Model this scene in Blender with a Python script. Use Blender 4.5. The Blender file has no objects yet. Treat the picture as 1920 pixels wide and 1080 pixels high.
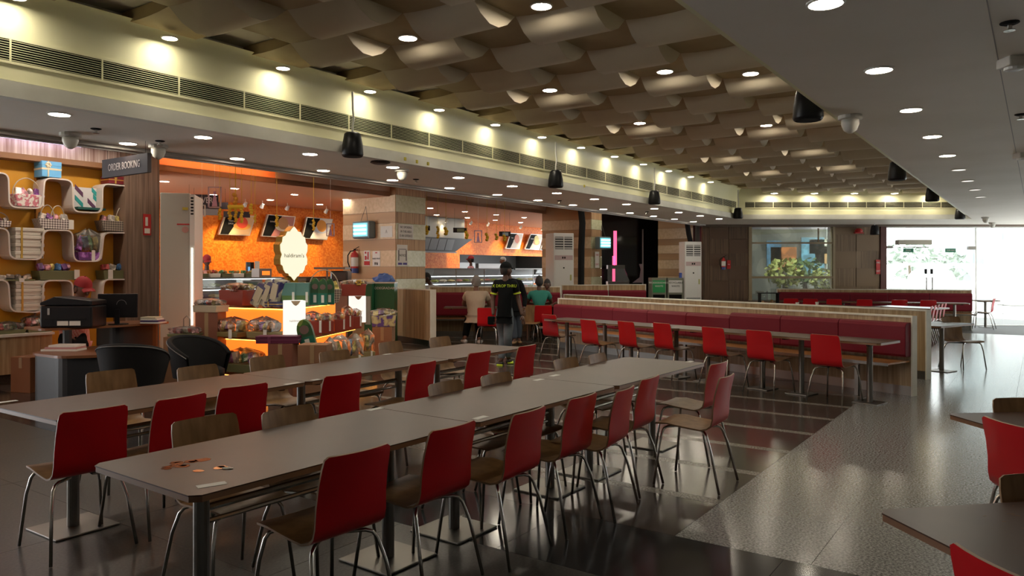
import bpy, math, random
from mathutils import Vector, Matrix, noise as mnoise
S = bpy.context.scene
rnd = random.Random(7)
R = math.radians
# ---------------------------------------------------------------- camera
HZ, F, CH = 505.0, 1410.0, 1.6
cam = bpy.data.cameras.new('camera'); camo = bpy.data.objects.new('camera', cam); S.collection.objects.link(camo)
camo.location = (0, 0, CH); camo.rotation_euler = (R(90), 0, 0)
cam.sensor_width = 36.0; cam.lens = F/1920*36; cam.shift_y = (HZ-540)/1920; cam.clip_end = 300
S.camera = camo
# ---------------------------------------------------------------- sky and exposure
wd = bpy.data.worlds.new('overcast_sky'); S.world = wd; wd.use_nodes = True
bg = wd.node_tree.nodes['Background']; bg.inputs[0].default_value = (.93, .97, 1, 1); bg.inputs[1].default_value = 10.0
S.view_settings.view_transform = 'Standard'; S.view_settings.look = 'None'
S.view_settings.exposure = 0.0; S.view_settings.gamma = 1.0; S.view_settings.use_curve_mapping = False
LAMP = 113.0      # radiance of the ceiling downlights
S.cycles.max_bounces = 7; S.cycles.transparent_max_bounces = 16; S.cycles.diffuse_bounces = 4
# ---------------------------------------------------------------- geometry helpers
A = R(35); sA, cA = math.sin(A), math.cos(A)
def uv(u, v): return (u*sA - v*cA, u*cA + v*sA)
def P(px, py, z):
    Y = (CH-z)*F/(py-HZ); return ((px-960)*Y/F, Y)
def at(px, Y): return (px-960)*Y/F
def zat(py, Y): return CH-(py-HZ)*Y/F
def onv(px, v):
    r = (px-960)/F; return v*(cA+r*sA)/(sA-r*cA)
def SV(px, py, v):
    u = onv(px, v); return u, zat(py, u*cA+v*sA)
RU = R(55); RB = R(-55.5)
C = S.collection
class MB:
    def __init__(s): s.v = []; s.f = []; s.m = []; s.M = None
    def add(s, vs, fs, m=0):
        b = len(s.v)
        for p in vs:
            p = Vector(p)
            if s.M is not None: p = s.M @ p
            s.v.append(tuple(p))
        for f in fs: s.f.append([b+i for i in f]); s.m.append(m)
        return s
    def box(s, x0, x1, y0, y1, z0, z1, m=0):
        return s.add([(x0,y0,z0),(x1,y0,z0),(x1,y1,z0),(x0,y1,z0),(x0,y0,z1),(x1,y0,z1),(x1,y1,z1),(x0,y1,z1)],
            [(0,3,2,1),(4,5,6,7),(0,1,5,4),(1,2,6,5),(2,3,7,6),(3,0,4,7)], m)
    def cb(s, c, d, m=0):
        x,y,z = c; a,b,e = d[0]/2,d[1]/2,d[2]/2
        return s.box(x-a,x+a,y-b,y+b,z-e,z+e,m)
    def prism(s, poly, z0, z1, m=0, axis='z'):
        n = len(poly)
        if axis == 'z': g = lambda p, t: (p[0],p[1],t)
        elif axis == 'y': g = lambda p, t: (p[0],t,p[1])
        else: g = lambda p, t: (t,p[0],p[1])
        vs = [g(p,z0) for p in poly]+[g(p,z1) for p in poly]
        return s.add(vs, [tuple(range(n-1,-1,-1)), tuple(range(n,2*n))]+[(i,(i+1)%n,n+(i+1)%n,n+i) for i in range(n)], m)
    def tube(s, pts, r, n=8, m=0, closed=False):
        pts = [Vector(p) for p in pts]; k = len(pts)
        rs = r if isinstance(r,(list,tuple)) else [r]*k
        vs = []; up = None
        for i,p in enumerate(pts):
            if closed: t = pts[(i+1)%k]-pts[i-1]
            else: t = pts[min(i+1,k-1)]-pts[max(i-1,0)]
            t.normalize()
            if up is None:
                up = Vector((0,0,1)) if abs(t.z) < .9 else Vector((1,0,0))
            a = t.cross(up)
            if a.length < 1e-5: a = t.cross(Vector((1,.3,0)))
            a.normalize(); b = a.cross(t).normalized(); up = b
            for j in range(n):
                q = 2*math.pi*j/n; vs.append(p + a*math.cos(q)*rs[i] + b*math.sin(q)*rs[i])
        fs = []
        for i in range(k if closed else k-1):
            i2 = (i+1)%k
            for j in range(n):
                fs.append((i*n+j, i*n+(j+1)%n, i2*n+(j+1)%n, i2*n+j))
        if not closed: fs += [tuple(range(n-1,-1,-1)), tuple((k-1)*n+j for j in range(n))]
        return s.add(vs, fs, m)
    def lathe(s, prof, n=16, c=(0,0,0), m=0):
        vs = []; k = len(prof)
        for r,z in prof:
            for j in range(n):
                q = 2*math.pi*j/n; vs.append((c[0]+r*math.cos(q), c[1]+r*math.sin(q), c[2]+z))
        fs = [(i*n+j, i*n+(j+1)%n, (i+1)*n+(j+1)%n, (i+1)*n+j) for i in range(k-1) for j in range(n)]
        fs += [tuple(range(n-1,-1,-1)), tuple((k-1)*n+j for j in range(n))]
        return s.add(vs, fs, m)
    def grid(s, fn, nu, nv, m=0, wrap=False):
        vs = [fn(i/nu, j/nv) for i in range(nu+1) for j in range(nv+1)]
        fs = [(i*(nv+1)+j, (i+1)*(nv+1)+j, (i+1)*(nv+1)+j+1, i*(nv+1)+j+1) for i in range(nu) for j in range(nv)]
        return s.add(vs, fs, m)
    def ell(s, c, r, n=12, k=8, m=0, jit=0, seed=0):
        rr = random.Random(seed); vs = []
        for i in range(k+1):
            th = math.pi*i/k
            for j in range(n):
                q = 2*math.pi*j/n; w = 1+jit*rr.uniform(-1,1)
                vs.append((c[0]+r[0]*math.sin(th)*math.cos(q)*w, c[1]+r[1]*math.sin(th)*math.sin(q)*w, c[2]-r[2]*math.cos(th)*w))
        fs = [(i*n+j, i*n+(j+1)%n, (i+1)*n+(j+1)%n, (i+1)*n+j) for i in range(k) for j in range(n)]
        return s.add(vs, fs, m)
def mesh(mb, mats, smooth=False):
    me = bpy.data.meshes.new('mesh'); me.from_pydata(mb.v, [], mb.f)
    for a in (mats if isinstance(mats,(list,tuple)) else [mats]): me.materials.append(a)
    me.polygons.foreach_set('material_index', mb.m)
    if smooth: me.polygons.foreach_set('use_smooth', [True]*len(mb.f))
    me.update(); me.validate(); return me
def obj(name, mb, mats, parent=None, loc=(0,0,0), rz=0, bevel=0, smooth=False):
    me = mb if isinstance(mb, bpy.types.Mesh) else mesh(mb, mats, smooth)
    o = bpy.data.objects.new(name, me); C.objects.link(o)
    o.location = loc; o.rotation_euler = (0,0,rz)
    if parent: o.parent = parent
    if bevel:
        b = o.modifiers.new('bevel','BEVEL'); b.width = bevel; b.segments = 2; b.limit_method = 'ANGLE'; b.angle_limit = R(40)
    return o
def tag(o, label, cat, group=None, kind=None):
    o['label'] = label; o['category'] = cat
    if group: o['group'] = group
    if kind: o['kind'] = kind
    return o
def T(name, label, cat, loc=(0,0,0), rz=0, group=None):
    o = bpy.data.objects.new(name, None); C.objects.link(o); o.empty_display_size = .1
    o.location = loc; o.rotation_euler = (0,0,rz); return tag(o, label, cat, group)
def dup(o, loc, rz=None, label=None, parent=None, group=None):
    c = o.copy(); C.objects.link(c)
    if parent is None:
        c.location = loc
        if rz is not None: c.rotation_euler = (0,0,rz)
        if label: c['label'] = label
        if group: c['group'] = group
    else: c.parent = parent
    for ch in list(o.children): dup(ch, None, parent=c)
    return c
def struct(name, mb, mats, **k):
    o = obj(name, mb, mats, **k); o['kind'] = 'structure'; return o
def text(name, body, size, mat, parent, loc, rot, ext=.001, ax='CENTER', sx=1.0):
    cu = bpy.data.curves.new('t','FONT'); cu.body = body; cu.size = size; cu.extrude = ext; cu.align_x = ax; cu.align_y = 'CENTER'
    cu.resolution_u = 2
    t = bpy.data.objects.new('t', cu); C.objects.link(t)
    bpy.context.view_layer.update()
    me = bpy.data.meshes.new_from_object(t.evaluated_get(bpy.context.evaluated_depsgraph_get()))
    bpy.data.objects.remove(t); me.materials.clear(); me.materials.append(mat)
    o = bpy.data.objects.new(name, me); C.objects.link(o); o.location = loc; o.rotation_euler = rot; o.scale = (sx,1,1)
    if parent: o.parent = parent
    return o
# ---------------------------------------------------------------- materials
MC = {}
def M(name, col, rough=.5, metal=0, emit=0, ecol=None, tex=None, a=None, b=None, sc=1, bump=0, coat=0, spec=None, alpha=1):
    if name in MC: return MC[name]
    m = bpy.data.materials.new(name); m.use_nodes = True; MC[name] = m
    nt = m.node_tree; N = nt.nodes; L = nt.links; p = N['Principled BSDF']
    c4 = lambda c: (c[0],c[1],c[2],1)
    p.inputs['Base Color'].default_value = c4(col); p.inputs['Roughness'].default_value = rough; p.inputs['Metallic'].default_value = metal
    if coat: p.inputs['Coat Weight'].default_value = coat; p.inputs['Coat Roughness'].default_value = .12
    if spec is not None: p.inputs['Specular IOR Level'].default_value = spec
    if alpha < 1: p.inputs['Alpha'].default_value = alpha
    if emit:
        p.inputs['Emission Color'].default_value = c4(ecol or col); p.inputs['Emission Strength'].default_value = emit
    if tex:
        tc = N.new('ShaderNodeTexCoord'); mp = N.new('ShaderNodeMapping'); L.new(tc.outputs['Object'], mp.inputs[0])
        cr = N.new('ShaderNodeValToRGB'); e = cr.color_ramp.elements
        nz = N.new('ShaderNodeTexNoise'); L.new(mp.outputs[0], nz.inputs['Vector']); fac = nz.outputs['Fac']
        a = a or [x*.8 for x in col]; b = b or [min(1,x*1.2) for x in col]
        if tex == 'veneer':
            mp.inputs['Scale'].default_value = (14*sc, .01, .25)
            nz.inputs['Scale'].default_value = 2.2; nz.inputs['Detail'].default_value = 3; nz.inputs['Roughness'].default_value = .75
            e[0].position = .36; e[0].color = c4(a); e[1].position = .62; e[1].color = c4(b)
            k = e.new(.5); k.color = c4(col); cr.color_ramp.interpolation = 'LINEAR'
        elif tex == 'wood':
            mp.inputs['Scale'].default_value = (1.2*sc, 14*sc, 14*sc)
            nz.inputs['Scale'].default_value = 2; nz.inputs['Detail'].default_value = 5
            e[0].position = .3; e[0].color = c4(a); e[1].position = .7; e[1].color = c4(b)
        elif tex == 'woodz':
            mp.inputs['Scale'].default_value = (9*sc, 9*sc, .9*sc)
            nz.inputs['Scale'].default_value = 2; nz.inputs['Detail'].default_value = 5
            e[0].position = .3; e[0].color = c4(a); e[1].position = .7; e[1].color = c4(b)
        elif tex == 'speck':
            nz.inputs['Scale'].default_value = 30*sc; nz.inputs['Detail'].default_value = 2.5; nz.inputs['Roughness'].default_value = .7
            e[0].position = .42; e[0].color = c4(a); e[1].position = .6; e[1].color = c4(b)
        elif tex == 'cloud':
            nz.inputs['Scale'].default_value = 3*sc; nz.inputs['Detail'].default_value = 6
            e[0].position = .3; e[0].color = c4(a); e[1].position = .7; e[1].color = c4(b)
        elif tex == 'mosaic':
            vo = N.new('ShaderNodeTexVoronoi'); vo.inputs['Scale'].default_value = 22*sc; L.new(mp.outputs[0], vo.inputs['Vector'])
            sp = N.new('ShaderNodeSeparateColor'); L.new(vo.outputs['Color'], sp.inputs[0]); fac = sp.outputs[0]
            e[0].position = .1; e[0].color = c4(a); e[1].position = .9; e[1].color = c4(b)
        elif tex == 'weave':
            ck = N.new('ShaderNodeTexChecker'); ck.inputs['Scale'].default_value = 40*sc
            mp.inputs['Rotation'].default_value = (0, .78, 0); L.new(mp.outputs[0], ck.inputs['Vector'])
            ck.inputs['Color1'].default_value = c4(a); ck.inputs['Color2'].default_value = c4(b)
            L.new(ck.outputs['Color'], p.inputs['Base Color'])
        elif tex == 'print':
            nz.inputs['Scale'].default_value = 9*sc; nz.inputs['Detail'].default_value = 1
            e[0].position = .42; e[0].color = c4(a); e[1].position = .6; e[1].color = c4(b); k = e.new(.5); k.color = c4(col)
            cr.color_ramp.interpolation = 'CONSTANT'
        if tex != 'weave':
            L.new(fac, cr.inputs[0]); L.new(cr.outputs[0], p.inputs['Base Color'])
            if emit: L.new(cr.outputs[0], p.inputs['Emission Color'])
        if bump:
            bp = N.new('ShaderNodeBump'); bp.inputs['Strength'].default_value = bump; bp.inputs['Distance'].default_value = .004
            L.new(fac, bp.inputs['Height']); L.new(bp.outputs[0], p.inputs['Normal'])
    return m
def glass(name, tint=(1,1,1), mix=.12, rough=.02):
    if name in MC: return MC[name]
    m = bpy.data.materials.new(name); m.use_nodes = True; MC[name] = m; nt = m.node_tree; N = nt.nodes; N.clear()
    o = N.new('ShaderNodeOutputMaterial'); mx = N.new('ShaderNodeMixShader'); t = N.new('ShaderNodeBsdfTransparent'); g = N.new('ShaderNodeBsdfGlossy')
    t.inputs[0].default_value = (*tint,1); g.inputs['Roughness'].default_value = rough; g.inputs[0].default_value = (.9,.9,.9,1)
    fr = N.new('ShaderNodeFresnel'); ad = N.new('ShaderNodeMath'); ad.operation = 'ADD'; ad.inputs[1].default_value = mix
    nt.links.new(fr.outputs[0], ad.inputs[0]); nt.links.new(ad.outputs[0], mx.inputs[0])
    nt.links.new(t.outputs[0], mx.inputs[1]); nt.links.new(g.outputs[0], mx.inputs[2]); nt.links.new(mx.outputs[0], o.inputs[0]); return m
ceilW = M('ceiling_paint', (.82,.77,.67), .6, tex='cloud', a=(.78,.73,.63), b=(.85,.80,.71), sc=.4)
cream = M('cream_paint', (.80,.78,.50), .4, tex='cloud', a=(.76,.74,.46), b=(.84,.82,.54), sc=.5)
creamg = M('worn_white_edge', (.70,.69,.60), .5, tex='cloud', a=(.62,.61,.53), b=(.76,.75,.67))
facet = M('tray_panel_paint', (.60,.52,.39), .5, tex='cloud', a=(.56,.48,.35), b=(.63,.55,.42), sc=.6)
facet2 = M('shaded_tray_panel', (.38,.29,.15), .6, tex='cloud', a=(.34,.25,.13), b=(.42,.33,.18), sc=.8)  # shade of the tilted, recessed panels put into a darker colour
dark = M('dark_void', (.004,.004,.004), .7, spec=.1)
black = M('black_plastic', (.008,.008,.010), .4, spec=.25)
blackm = M('matt_black', (.010,.010,.011), .75, spec=.2)
white = M('white_paint', (.72,.72,.68), .45)
offw = M('off_white', (.6,.58,.52), .5)
chrome = M('chrome_steel', (.45,.43,.40), .25, 1)
steel = M('brushed_steel', (.20,.19,.175), .40, 1)
red = M('red_lacquer', (.46,.005,.010), .36, coat=.1, spec=.35)
oak = M('oak_veneer', (.215,.115,.045), .42, tex='woodz', a=(.165,.085,.031), b=(.27,.15,.064), spec=.3)
lam = M('brown_laminate', (.056,.027,.017), .36, tex='cloud', a=(.046,.022,.014), b=(.066,.033,.022), sc=.8, spec=.2)
lamedge = M('table_edge_wood', (.20,.10,.05), .4)
maroon = M('maroon_vinyl', (.15,.007,.018), .5, spec=.22)
ven = M('striped_veneer', (.44,.27,.14), .5, tex='veneer', a=(.28,.16,.085), b=(.58,.39,.22), sc=1.3)
venl = M('light_striped_veneer', (.37,.26,.14), .45, tex='veneer', a=(.27,.18,.09), b=(.46,.34,.20), sc=.55)
vend = M('dark_striped_veneer', (.115,.070,.042), .5, tex='veneer', a=(.07,.042,.027), b=(.16,.10,.06))
plain = M('plain_brown_panel', (.145,.09,.05), .5)
bandc = M('cream_pearl_tile', (.66,.50,.32), .25, tex='cloud', a=(.60,.45,.28), b=(.72,.56,.38), sc=5)
mosaic = M('orange_mosaic', (.80,.20,.014), .45, tex='mosaic', a=(.70,.145,.008), b=(.86,.27,.03), sc=1.1, spec=.2)
orange = M('orange_paint', (.62,.20,.03), .5)
yellow = M('amber_paint', (.68,.33,.02), .5)
lampm = M('lamp_diffuser', (1,1,1), .5, emit=LAMP, ecol=(1,.89,.71))
lampoff = M('dim_lamp_diffuser', (.55,.53,.5), .5, emit=1.2, ecol=(1,.95,.85))
redfire = M('fire_red', (.45,.02,.02), .35)
paper = M('paper_white', (.68,.66,.62), .6)
gold = M('gold_ribbon', (.55,.36,.08), .35, .6)
card = M('brown_cardboard', (.24,.12,.06), .75, tex='cloud', a=(.21,.10,.05), b=(.26,.135,.07))
# ---------------------------------------------------------------- floor
fl = struct('floor', MB().prism([uv(-4,-5), uv(-4,13), uv(28,17), (30,24), (20,21.5), uv(20,-5)][:4]+[(30,21.45),(17.0,21.45), uv(15,-5)], -.06, -.004), M('floor_grout', (.045,.042,.038), .6))
granite = M('grey_granite', (.235,.24,.235), .20, tex='speck', a=(.10,.102,.10), b=(.35,.355,.35), sc=2.3, spec=.8)
strip = M('light_granite_strip', (.19,.175,.15), .26, tex='speck', a=(.11,.10,.085), b=(.25,.235,.205), sc=2.2, spec=.4)
brown = M('brown_polished_tile', (.056,.042,.036), .17, tex='cloud', a=(.046,.034,.029), b=(.066,.050,.043), sc=.7, spec=.35)
greyt = M('grey_polished_tile', (.036,.036,.031), .34, tex='speck', a=(.026,.026,.023), b=(.048,.048,.042), sc=2, spec=.35)
darkt = M('dark_polished_tile', (.022,.022,.024), .14, tex='cloud', a=(.018,.018,.019), b=(.03,.03,.032), spec=.35)
def tile(u0, u1, v0, v1, mt):
    g = .0015
    obj('tile', MB().box(u0+g, u1-g, v0+g, v1-g, -.02, 0), mt, fl, rz=RU)
vs_g = [1.79-.78*i for i in range(9)]
for i in range(8):
    us = [-2, 1.9, 4.26, 5.82, 7.4, 9.0, 10.6, 12.3, 14.1, 16.2, 18.6, 22]
    for j in range(len(us)-1):
        if us[j] < 3.48: 
            if j == 1: tile(us[j], 3.48, vs_g[i+1], vs_g[i], greyt)
            else: tile(us[j], us[j+1], vs_g[i+1], vs_g[i], greyt)
        elif uv(us[j], vs_g[i])[1] < 20.8: tile(us[j], us[j+1], vs_g[i+1], vs_g[i], granite)
for k in range(13):
    v0 = -4.5+1.4*k+.05; tile(3.48, 4.26, v0, v0+1.4, darkt)
for k in range(20):
    u0 = 5.00+.865*k
    for vv in (1.79, 4.0, 6.4, 9.4):
        v1 = {1.79:4.0, 4.0:6.4, 6.4:9.4, 9.4:12.6}[vv]
        if uv(u0+.8, vv)[1] > 20.9: continue
        tile(u0, u0+.11, vv, v1, strip)
        tile(u0+.11, u0+.865, vv, v1, brown if (k+int(vv))%2 else M('brown_grey_tile', (.050,.044,.037), .17, tex='cloud', a=(.042,.037,.031), b=(.060,.052,.044), sc=.7, spec=.35))
for vv in (1.79, 4.0, 6.4, 9.4): tile(4.26, 5.0, vv, {1.79:4.0, 4.0:6.4, 6.4:9.4, 9.4:12.6}[vv], brown)
for i in range(6):
    for j in range(7):
        u0 = -2.6+i*1.0133
        v0 = 1.79+j*1.5
        tile(u0, u0+1.0133, v0, v0+1.5, greyt)
# ---------------------------------------------------------------- low ceiling around the tray
YB0, YB1 = 19.05, 21.4
def vY(v, Y): return uv((Y-v*sA)/cA, v)
LC = 2.87
cl = struct('ceiling', MB().prism([uv(-4,6.3), vY(6.3,YB0), vY(7.8,YB1), uv(-4,7.8)], LC, 3.80), ceilW)
struct('ceiling', MB().prism([vY(6.3,YB0), vY(1.38,YB0), vY(1.38,YB1), vY(7.8,YB1)], LC, 3.80), ceilW)
struct('ceiling', MB().prism([vY(1.38,YB0), uv(-4,1.38), uv(-4,-5), vY(-5,YB1), vY(1.38,YB1)], LC, 3.80), ceilW)
struct('ceiling', MB().prism([uv(-4,1.38), vY(1.38,YB0), vY(6.3,YB0), uv(-4,6.3)], 3.745, 3.85), ceilW)
# board seams on the right ceiling
for v in (.2, -.6, -1.5, -2.5, -3.5):
    struct('trim_1', MB().box(2, 19, v-.003, v+.003, LC-.0015, LC+.002), M('seam_grey', (.36,.34,.31), .7), rz=RU)
# shadow-gap trims along the low ceiling
struct('trim_2', MB().box(-4, 13.4+8, 7.72, 7.86, LC-.035, LC-.0).box(-4, 21, 7.80, 7.84, LC-.05, LC-.035), [M('trim_grey', (.40,.37,.33), .5)], rz=RU)
struct('trim_3', MB().box(5.4, 17, YB1-.10, YB1-.02, LC-.06, LC-.0), M('trim_brown', (.12,.085,.06), .5))
# fascias of the tray
uL = (YB0-6.3*sA)/cA
struct('wall_left', MB().box(-4, uL, 6.20, 6.3, LC-.002, 2.99), creamg, rz=RU)
struct('wall_left', MB().box(-4, uL, 6.235, 6.3, 3.00, 3.70), cream, rz=RU)
# curved cove on top of the left fascia
def cove(t, s):
    q = t*math.pi/2; return (-4+s*(uL+4), 6.235-.14*(1-math.cos(q)), 3.33+.33*math.sin(q))
struct('wall_left', MB().grid(cove, 6, 1), cream, rz=RU).data.polygons.foreach_set('use_smooth', [True]*6)
xa, xb = vY(6.3,YB0)[0], vY(1.38,YB0)[0]
struct('wall_back', MB().box(xa, xb, YB0-.06, YB0-.001, LC-.002, 2.985), creamg)
struct('wall_back', MB().box(xa, xb, YB0-.03, YB0-.001, 2.98, 3.72), cream)
struct('wall_right', MB().box(-4, 20.4, 1.381, 1.41, LC+.002, 3.9), cream, rz=RU)
# grille in the left fascia, and its continuation in the back one
def grille(name, label, x0, x1, y, z0, z1, rz, loc, n, ndiv):
    t = T(name, label, 'vent', loc, rz)
    obj('backing', MB().box(x0, x1, y-.004, y-.001, z0, z1), dark, t)
    h = (z1-z0)/n
    for k in range(n):
        z = z0+h*(k+.5)
        obj('slat', MB().box(x0, x1, y-.009, y-.004, z-.0018, z+.0018), cream, t)
    obj('frame', MB().box(x0, x1, y-.012, y-.001, z1, z1+.02).box(x0, x1, y-.012, y-.001, z0-.02, z0), cream, t)
    for k in range(ndiv):
        x = x0+(x1-x0)*(k+.5)/ndiv
        obj('divider', MB().box(x-.006, x+.006, y-.012, y-.003, z0, z1), cream, t)
grille('air_grille', 'long cream slatted air grille in the fascia above the shop side', -3.9, uL-.1, 6.235, 3.14, 3.30, RU, (0,0,0), 9, 34)
grille('air_grille', 'dark slatted air grille across the far end of the ceiling tray', xa+.25, xb-.1, YB0-.03, 3.16, 3.30, 0, (0,0,0), 5, 12)
# folded tray panels in a basket weave
du, dv = .585, .74
def facet_mesh(kind):
    n = 5; mb = MB(); amp = .15
    def top(s, t): 
        w = s if kind == 0 else t
        return amp*(1-math.cos((w-.5)*math.pi*1.0))*1.0
    prof = []
    vs = []
    def zz(s, t):
        w = (s if kind == 0 else t)*2-1
        return (.16*w*w if kind == 0 else .135+.02*w*w)
    mb.grid(lambda s, t: (s*du, (1-t)*dv, zz(s,1-t)), n, n)
    # skirts
    for side in range(4):
        def fn(s, k, side=side):
            x,y = [(s,0),(1,s),(1-s,1),(0,1-s)][side]
            z = zz(x,y); return (x*du, y*dv, z if k == 0 else .24)
        mb.grid(fn, n, 1)
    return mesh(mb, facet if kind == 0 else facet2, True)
FM = [facet_mesh(0), facet_mesh(1)]
for m_ in FM:
    m_.set_sharp_from_angle(angle=R(40))
nf = 0
for i in range(-3, 36):
    for j in range(0, 7):
        u0 = .35+i*du; v0 = 1.40+j*dv*.94
        if uv(u0+du, v0)[1] > YB0-.05 or uv(u0, v0+dv)[1] > YB0+.3: continue
        if j == 6 and (i+j)%2 == 0: continue
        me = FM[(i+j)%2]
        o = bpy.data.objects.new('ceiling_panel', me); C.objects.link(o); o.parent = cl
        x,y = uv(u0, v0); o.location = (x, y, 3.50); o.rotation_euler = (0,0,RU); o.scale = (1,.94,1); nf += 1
# ---------------------------------------------------------------- downlights
def downlight_proto(name, r, lit):
    t = T(name, '', 'ceiling light')
    m = MB(); n = 20
    m.lathe([(r*1.15,0),(r*1.15,-.006),(r*1.0,-.010),(r*.98,-.004),(r*.98,0)], n)
    obj('trim_ring', m, white, t, smooth=False)
    obj('diffuser', MB().lathe([(r*.95,-.0045),(r*.95,-.009)], n), lampm if lit else lampoff, t)
    return t
DL = downlight_proto('downlight', .078, True); DO = downlight_proto('downlight', .078, False)
used = {}
def light(u, v, z, label, group, lit=True, xy=None):
    p = DL if lit else DO
    x,y = xy if xy else uv(u, v)
    if id(p) not in used: used[id(p)] = 1; p.location = (x,y,z); p['label'] = label; p['group'] = group; return p
    return dup(p, (x,y,z), label=label, group=group)
ORD = ['first','second','third','fourth','fifth','sixth','seventh','eighth','ninth','tenth','eleventh','twelfth','thirteenth','fourteenth','fifteenth','sixteenth']
for k in range(13):
    light(4.2-1.29+1.29*k, 6.55, LC, 'round downlight under the left fascia edge, %s from the camera' % ORD[k], 'downlights next to the left fascia')
q = 0
for k in range(14):
    u = 3.98-1.26*1+1.26*k
    if uv(u,7.5)[1] > 21: continue
    light(u, 7.5, LC, 'round downlight along the shop edge trim, %s from the camera' % ORD[q], 'downlights along the shop edge'); q += 1
for k in range(9):
    lit = k < 5
    light(3.79+1.46*k, .83, LC, 'bright round downlight in the flat right ceiling, %s from the camera' % ORD[k] if lit else 'dim round downlight far down the flat right ceiling, %s of the dim ones' % ORD[k-5], 'lit downlights of the right ceiling' if lit else 'dim downlights of the right ceiling', lit)
for rn, cells in (('row nearest the left fascia', [(1.3,4.72),(4.03,4.72),(6.76,4.72),(9.45,4.72),(12.4,4.72),(15.1,4.72)]), ('middle row', [(1.4,3.29),(4.3,3.29),(7.03,3.29),(9.9,3.29),(12.76,3.29),(15.5,3.3)]), ('row nearest the right tray edge', [(7.2,2.15),(10.4,2.15)])):
    for k,(u,v) in enumerate(cells):
        j = round((v-1.40)/(dv*.94)-.5); i = round((u-.35)/du-.75); i += 1-(i+j)%2
        light(.35+(i+.74)*du, 1.40+(j+.5)*dv*.94, 3.632, 'downlight among the folded tray panels, %s, %s from the camera' % (rn, ORD[k]), 'downlights of the folded tray ceiling')
for k in range(14):
    uu = .35+(2*k+1)*du+du/2
    if uu > 1 and uv(uu,6)[1] < YB0-.5:
      wl = light(uu, 6.05, 3.57, 'small wall-washing downlight at the left fascia, %s from the camera' % ORD[k], 'wall-washing downlights at the left fascia'); wl.scale = (.78, .78, 1)
for k in range(7):
    x = xa+.9+1.0*k
    if x < xb-.3: light(0, 0, 3.50, 'small downlight against the far fascia of the tray, %s from the left' % ORD[k], 'wall-washing downlights at the far fascia', xy=(x, YB0-.28))
# ---------------------------------------------------------------- hanging speakers
def speaker_proto():
    t = T('hanging_speaker', '', 'speaker')
    obj('speaker_body', MB().lathe([(.05,0),(.108,.0),(.118,.02),(.112,.12),(.09,.24),(.072,.258),(.03,.262)], 14), black, t, smooth=True)
    obj('speaker_grille', MB().lathe([(.09,-.004),(.10,-.004),(.10,.001)], 14), blackm, t)
    obj('hanging_cord', MB().tube([(0,0,.26),(0,0,.33),(.012,.0,.42),(.0,.01,.52),(0,0,.70)], .012, 6), white, t)
    return t
SP = speaker_proto(); sp_used = []
def speaker(px, v, z, label, Y=None, X=None):
    if Y is None: u = onv(px, v); X,Y = uv(u, v)
    if not sp_used: SP.location = (X,Y,z); SP['label'] = label; sp_used.append(1); return SP
    return dup(SP, (X,Y,z), label=label)
speaker(661, 6.08, 2.82, 'black hanging speaker nearest the camera on the left fascia side')
speaker(1042, 6.08, 2.86, 'black hanging speaker second from the camera beside the left grille')
speaker(1227, 6.08, 2.86, 'black hanging speaker third along the left grille')
speaker(1384, 6.08, 2.86, 'black hanging speaker at the far left corner of the ceiling tray')
speaker(1515, 1.52, 2.80, 'black hanging speaker nearest the camera at the right tray edge, largest of all')
speaker(1682, 1.6, 2.83, 'black hanging speaker second along the right tray edge')
speaker(1748, 1.6, 2.85, 'black hanging speaker third along the right tray edge')
speaker(1800, 1.6, 2.85, 'black hanging speaker at the far right corner of the ceiling tray')
s9 = speaker(0, 0, 2.56, 'small black speaker hung from the low ceiling beside the glass entrance', Y=20.8, X=at(1640,20.8))
for ch in s9.children:
    if ch.name.startswith('hanging_cord'): ch.data = mesh(MB().tube([(0,0,.26),(0,0,.31)], .012, 6), white)
# smoke detectors, cameras and a wireless router on the ceilings
def dome(name, label, cat, x, y, z, r=.07):
    t = T(name, label, cat, (x,y,z))
    obj('mount', MB().lathe([(r*1.1,0),(r*1.1,-.03),(r*.8,-.035)], 16), offw, t)
    obj('dome', MB().lathe([(r*.8,-.035),(r*.82,-.07),(r*.6,-.12),(r*.2,-.145)], 16), offw, t, smooth=True)
def PL(px, py): return P(px, py, LC)
for px, py, l in [(132,250,'white dome camera on the left low ceiling above the gift shelves'), (297,272,'white dome camera on the low ceiling right of the order booking sign'), (754,318,'white dome camera on the low ceiling left of the bug-killer pillar'),
                  (1594,217,'white dome camera on the right ceiling near the tray edge'), (1848,407,'dark dome camera far down the right ceiling'), (1861,417,'dome camera farthest away on the right ceiling')]:
    x,y = PL(px, py); dome('dome_camera', l, 'camera', x, y, LC, .085)
for px, py, l in [(1893,42,'black recessed sprinkler in the near right ceiling'), (1914,214,'black recessed sprinkler at the right edge of the frame'), (180,241,'small sprinkler in the low ceiling left of the signs'), (300,264,'small sprinkler beside the dome camera by the sign'),(780,336,'small sprinkler above the bug-killer pillar'),(1049,376,'small sprinkler in the low ceiling by the second speaker'),(1213,397,'small sprinkler in the low ceiling under the third speaker')]:
    x,y = PL(px, py); t = T('sprinkler', l, 'sprinkler', (x,y,LC))
    obj('escutcheon', MB().lathe([(.045,0),(.045,-.006),(.03,-.012)], 12), blackm, t); obj('nozzle', MB().lathe([(.012,-.012),(.012,-.035),(.028,-.04),(.028,-.044)], 10), chrome, t)
for px, py, l in [(1900,108,'grey box-shaped security camera on the right ceiling, nearest the camera'), (1916,287,'grey box-shaped security camera cut off by the right edge')]:
    x,y = PL(px, py); t = T('box_camera', l, 'camera', (x,y,LC))
    obj('housing', MB().cb((0,0,-.03), (.13,.13,.06)), offw, t, bevel=.01); obj('lens', MB().lathe([(.05,-.06),(.05,-.075),(.03,-.08)], 14), white, t)
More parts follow.
